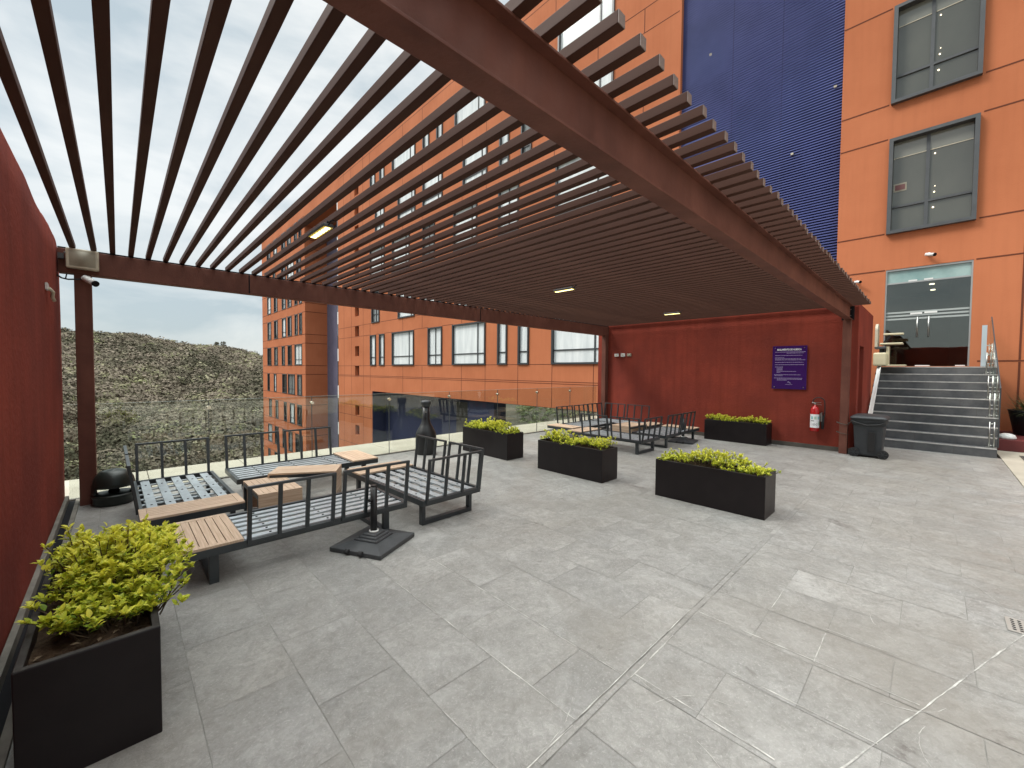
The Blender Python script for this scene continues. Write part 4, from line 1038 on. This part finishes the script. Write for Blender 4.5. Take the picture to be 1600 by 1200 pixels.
text_mesh('REGLAMENTO DE ALBERCA', .055, 2.43, 2.092, 10.5455, M['signwhite'], e, 'title_text', .45)
b = MB(); yl = 2.468
def tline(y0, ln, z, h=.009):
    y = y0
    while y > y0-ln:
        l = random.uniform(.010, .032); l = min(l, y-(y0-ln)); 
        if l > .003: b.box(10.5455, 10.5475, y-l, y, z-h/2, z+h/2)
        y -= l+.006
for y0, ln, z in ((2.465, .56, 2.058), (2.25, .31, 2.033), (2.465, .50, 1.982), (2.465, .17, 1.932), (2.465, .48, 1.908), (2.465, .56, 1.884), (2.465, .53, 1.832), (2.465, .53, 1.780), (2.465, .15, 1.73), (2.43, .11, 1.706), (2.43, .11, 1.683), (2.43, .11, 1.660), (2.43, .36, 1.634), (2.43, .07, 1.612), (2.475, .49, 1.560), (2.465, .15, 1.537), (2.475, .52, 1.487), (2.42, .46, 1.464), (2.42, .18, 1.441)):
    tline(y0, ln, z)
b.build('body_text', M['signfade'], e)
b = MB(); b.tube([(10.5455, 2.22, 1.395), (10.5455, 2.20, 1.41), (10.5455, 2.185, 1.385), (10.5455, 2.16, 1.375)], .006, 5); b.box(10.5455, 10.5475, 2.13, 2.26, 1.345, 1.350); b.build('emblem', M['signfade'], e)
# extinguisher
e = empty('fire_extinguisher', (10.45, 1.70, .4), 'red fire extinguisher with white label hung on the red wall', 'extinguisher')
c = (10.46, 1.70)
b = MB(); b.lathe([(.070, .39), (.078, .40), (.078, .82), (.070, .865), (.045, .90), (.022, .915), (.022, .94)], (*c, 0), 24); b.build('cylinder', M['red'], e)
b = MB(); n = 24
vs = []; 
for z in (.465, .745):
    for j in range(13):
        t = math.pi*(.62+.95*j/12); vs.append((c[0]+.0795*math.cos(t), c[1]+.0795*math.sin(t), z))
b.add(vs, [(j, j+1, 14+j, 13+j) for j in range(12)], 0, True); lab = b.build('label_band', M['signwhite'], e)
b = MB(); cols = []
for (j0, j1, z0, z1, mi) in ((2, 4, .64, .70, 0), (5, 7, .64, .70, 1), (8, 10, .64, .70, 0), (2, 5, .60, .615, 2), (3, 9, .55, .558, 2), (3, 8, .53, .538, 2), (3, 9, .51, .518, 2), (0, 12, .467, .476, 2), (9, 11, .52, .60, 1)):
    t0, t1 = math.pi*(.62+.95*j0/12), math.pi*(.62+.95*j1/12); vs = []
    for z in (z0, z1):
        for k in range(4):
            t = t0+(t1-t0)*k/3; vs.append((c[0]+.0808*math.cos(t), c[1]+.0808*math.sin(t), z))
    b.add(vs, [(k, k+1, 5+k, 4+k) for k in range(3)], mi)
b.build('label_print', [mat('print_teal', (.25, .5, .52), .6), mat('print_green', (.4, .55, .45), .6), mat('print_dark', (.08, .08, .09), .6)], lab)
b = MB(); b.tube([(c[0], c[1], .935), (c[0], c[1], .985)], .02, 10); b.bar((c[0]-.01, c[1]+.02, .985), (c[0]-.01, c[1]-.10, .99), .02, .012); b.bar((c[0]-.01, c[1]+.0, .965), (c[0]-.01, c[1]-.11, .945), .02, .01); b.tube([(c[0], c[1]+.02, .975), (c[0]-.02, c[1]+.05, .985)], .017, 8); b.build('valve', M['chrome'], e)
pts = [(c[0]-.01, c[1]+.03, .985)]
for i in range(14):
    t = math.pi*i/13; pts.append((c[0], c[1]-.06+.10*math.cos(t), 1.0+.095*math.sin(t)))
pts += [(c[0], c[1]-.165, .9), (c[0], c[1]-.165, .75), (c[0]+.02, c[1]-.14, .6), (c[0]+.02, c[1]-.12, .48)]
b = MB(); b.tube(pts, .010, 8); b.build('hose', M['rubber'], e)
b = MB(); b.box(10.53, 10.579, 1.60, 1.78, .70, .76); b.box(10.44, 10.579, 1.575, 1.60, .60, .78); b.build('wall_bracket', M['chrome'], e)
b = MB(); b.tube([(c[0]+.03, c[1]-.13, .44), (c[0]+.03, c[1]-.13, .72)], [.022, .03], 10); b.build('nozzle', M['rubber'], e)
b = MB(); b.box(c[0]-.0, c[0]+.0, 0, 0, 0, 0)
# wheelie bin
e = empty('wheelie_bin', (10.47, .84, 0), 'charcoal wheeled rubbish bin chained to the pergola post at the foot of the stairs', 'bin')
cx, cy = 10.50, .83
b = MB()
def rr(wx, wy, z, r=.04, n=5):
    pts = []
    for qx, qy, a0 in ((1, 1, 0), (-1, 1, 90), (-1, -1, 180), (1, -1, 270)):
        for i in range(n):
            a = R(a0+90*i/(n-1)); pts.append((cx+qx*(wx/2-r)+r*math.cos(a), cy+qy*(wy/2-r)+r*math.sin(a), z))
    return pts
lv = [(.50, .38, .03), (.51, .39, .06), (.56, .45, .60), (.565, .455, .615), (.60, .49, .62), (.61, .50, .73)]
vs = []; 
for wx, wy, z in lv: vs += rr(wx, wy, z)
n = 20; b.add(vs, [(i*n+j, i*n+(j+1) % n, (i+1)*n+(j+1) % n, (i+1)*n+j) for i in range(len(lv)-1) for j in range(n)]+[tuple(reversed(range(n)))], 0, True)
b.build('body', M['bin'], e)
b = MB(); vs = []
lv = [(.64, .54, .725, .06), (.655, .555, .745, .06), (.64, .54, .765, .06), (.50, .42, .80, .06), (.30, .25, .812, .06)]
for wx, wy, z, r_ in lv: vs += rr(wx, wy, z, r_)
b.add(vs, [(i*n+j, i*n+(j+1) % n, (i+1)*n+(j+1) % n, (i+1)*n+j) for i in range(len(lv)-1) for j in range(n)]+[tuple(reversed(range(n))), tuple(range(4*n, 5*n))], 0, True)
b.build('lid', M['bin'], e)
for yy in (cy+.17,):
    b = MB(); b.tube([(10.235, yy-.01, .085), (10.235, yy+.05, .085)], .085, 20); b.tube([(10.235, yy-.014, .085), (10.235, yy-.010, .085)], .045, 12, 1)
wheel = MB(); wheel.tube([(10.27, cy+.205, .085), (10.27, cy+.255, .085)], .085, 20)
for yy, s_ in ((cy+.235, 1), (cy-.185, -1)):
    b = MB(); X = 10.205 if s_ > 0 else 10.205
    b.tube([(X, yy-.03, .085), (X+.045, yy-.03, .085)], .084, 22); wh = b.build('wheel', M['rubber'], e)
    b = MB()
    for k in range(6):
        a = k*math.pi/3; b.bar((X-.004, yy-.03+.015*math.cos(a), .085+.015*math.sin(a)), (X-.004, yy-.03+.062*math.cos(a), .085+.062*math.sin(a)), .014, .008)
    b.tube([(X-.008, yy-.03, .085), (X, yy-.03, .085)], .02, 10); b.build('hub', M['bin'], wh)
b = MB(); b.bar((10.216, .78, .12), (10.196, .78, .50), .012, .10, upv=(0, 1, 0)); b.build('front_recess', M['black'], e, bevel=.01)
b = MB(); b.tube([(10.19, 1.10, .70), (10.17, 1.0, .66), (10.165, .85, .62), (10.17, .70, .64), (10.2, .60, .68)], .012, 8); b.build('handle', M['black'], e)
pts = []
for i in range(15):
    t = 2*math.pi*i/14; pts.append((10.41+.09*math.cos(t), 1.235+.095*math.sin(t), .60+.02*math.sin(t)))
b = MB(); b.tube(pts, .008, 6); pts = [(p[0], p[1], p[2]-.19) for p in pts]; b.tube(pts, .007, 6); b.tube([(10.36, 1.15, .60), (10.28, 1.07, .68), (10.22, 1.0, .74)], .009, 6)
tag(b.build('chain', M['base']), 'rusty wire loops tying the bin to the pergola post', 'wire')
# drains
e = empty('floor_drain', (4.1, -.45, 0), 'square perforated steel drain cover in the slate paving', 'drain')
MB().box(3.98, 4.19, -.58, -.37, .001, .007).build('plate', mat('drain_steel', (.42, .41, .38), .5, metal=.5), e, bevel=.002)
b = MB()
for i in range(6):
    for j in range(6): b.tube([(4.01+i*.030, -.55+j*.030, .0072), (4.01+i*.030, -.55+j*.030, .0080)], .009, 8)
b.build('holes', M['matblack'], e)
e = empty('gutter_grate', (12.0, -1.35, 0), 'grey grate set in the cream poolside paving', 'grate')
MB().box(11.6, 12.75, -1.60, -1.22, .0015, .008).build('frame', M['base'], e)
b = MB()
for i in range(20): b.box(11.63+i*.056, 11.66+i*.056, -1.57, -1.25, .0085, .012)
b.build('bars', M['winframe2'], e)
# dark red kerb, pot, stone
tag(MB().box(13.35, 15.49, -6, -.985, 0, .24).build('flower_bed_kerb', M['darkred'], bevel=.01), 'low dark red raised bed kerb right of the stairs', 'kerb')
e = empty('plant_pot', (14.9, -1.62, .24), 'large black tapered pot on the dark red kerb at the right edge', 'pot')
b = MB(); b.lathe([(.33, 0), (.35, .02), (.44, .52), (.46, .56), (.43, .56), (.42, .48), (.0, .47)], (14.75, -1.66, .241), 32); b.build('pot', M['black'], e)
e = empty('strap_leaf_plant', (14.75, -1.66, .7), 'dark strap-leaved plant growing in the black pot', 'plant')
V = []; T = []; tn = []
for i in range(420):
    a = rng.uniform(0, 2*math.pi); r0 = rng.uniform(0, .3); L_ = rng.uniform(.35, .75); el = rng.uniform(.3, 1.45); wd = rng.uniform(.008, .018)
    p = np.array([r0*math.cos(a), r0*math.sin(a), 0.]); d = np.array([math.cos(a)*math.cos(el), math.sin(a)*math.cos(el), math.sin(el)]); sd_ = np.array([-math.sin(a), math.cos(a), 0])
    bidx = len(V); tt = rng.uniform(0, 1)
    for k in range(5):
        t = k/4; q_ = p+d*L_*t-np.array([0, 0, .45*L_*t*t*math.cos(el)]); ww = wd*(1-t*.9); V += [q_-sd_*ww, q_+sd_*ww]; tn += [tt, tt]
    for k in range(4): T.append((bidx+2*k, bidx+2*k+1, bidx+2*k+3, bidx+2*k+2))
bigmesh('blades', np.array(V), np.array(T), M['grassleaf'], np.array(tn), e)
b = MB(); b.lathe([(.13, 0), (.14, .03), (.11, .09), (.05, .115), (0, .12)], (13.55, -1.12, .241), 16, sx=1, sy=1); tag(b.build('stone', M['white']), 'small white rounded stone on the kerb beside the stair balustrade', 'stone')
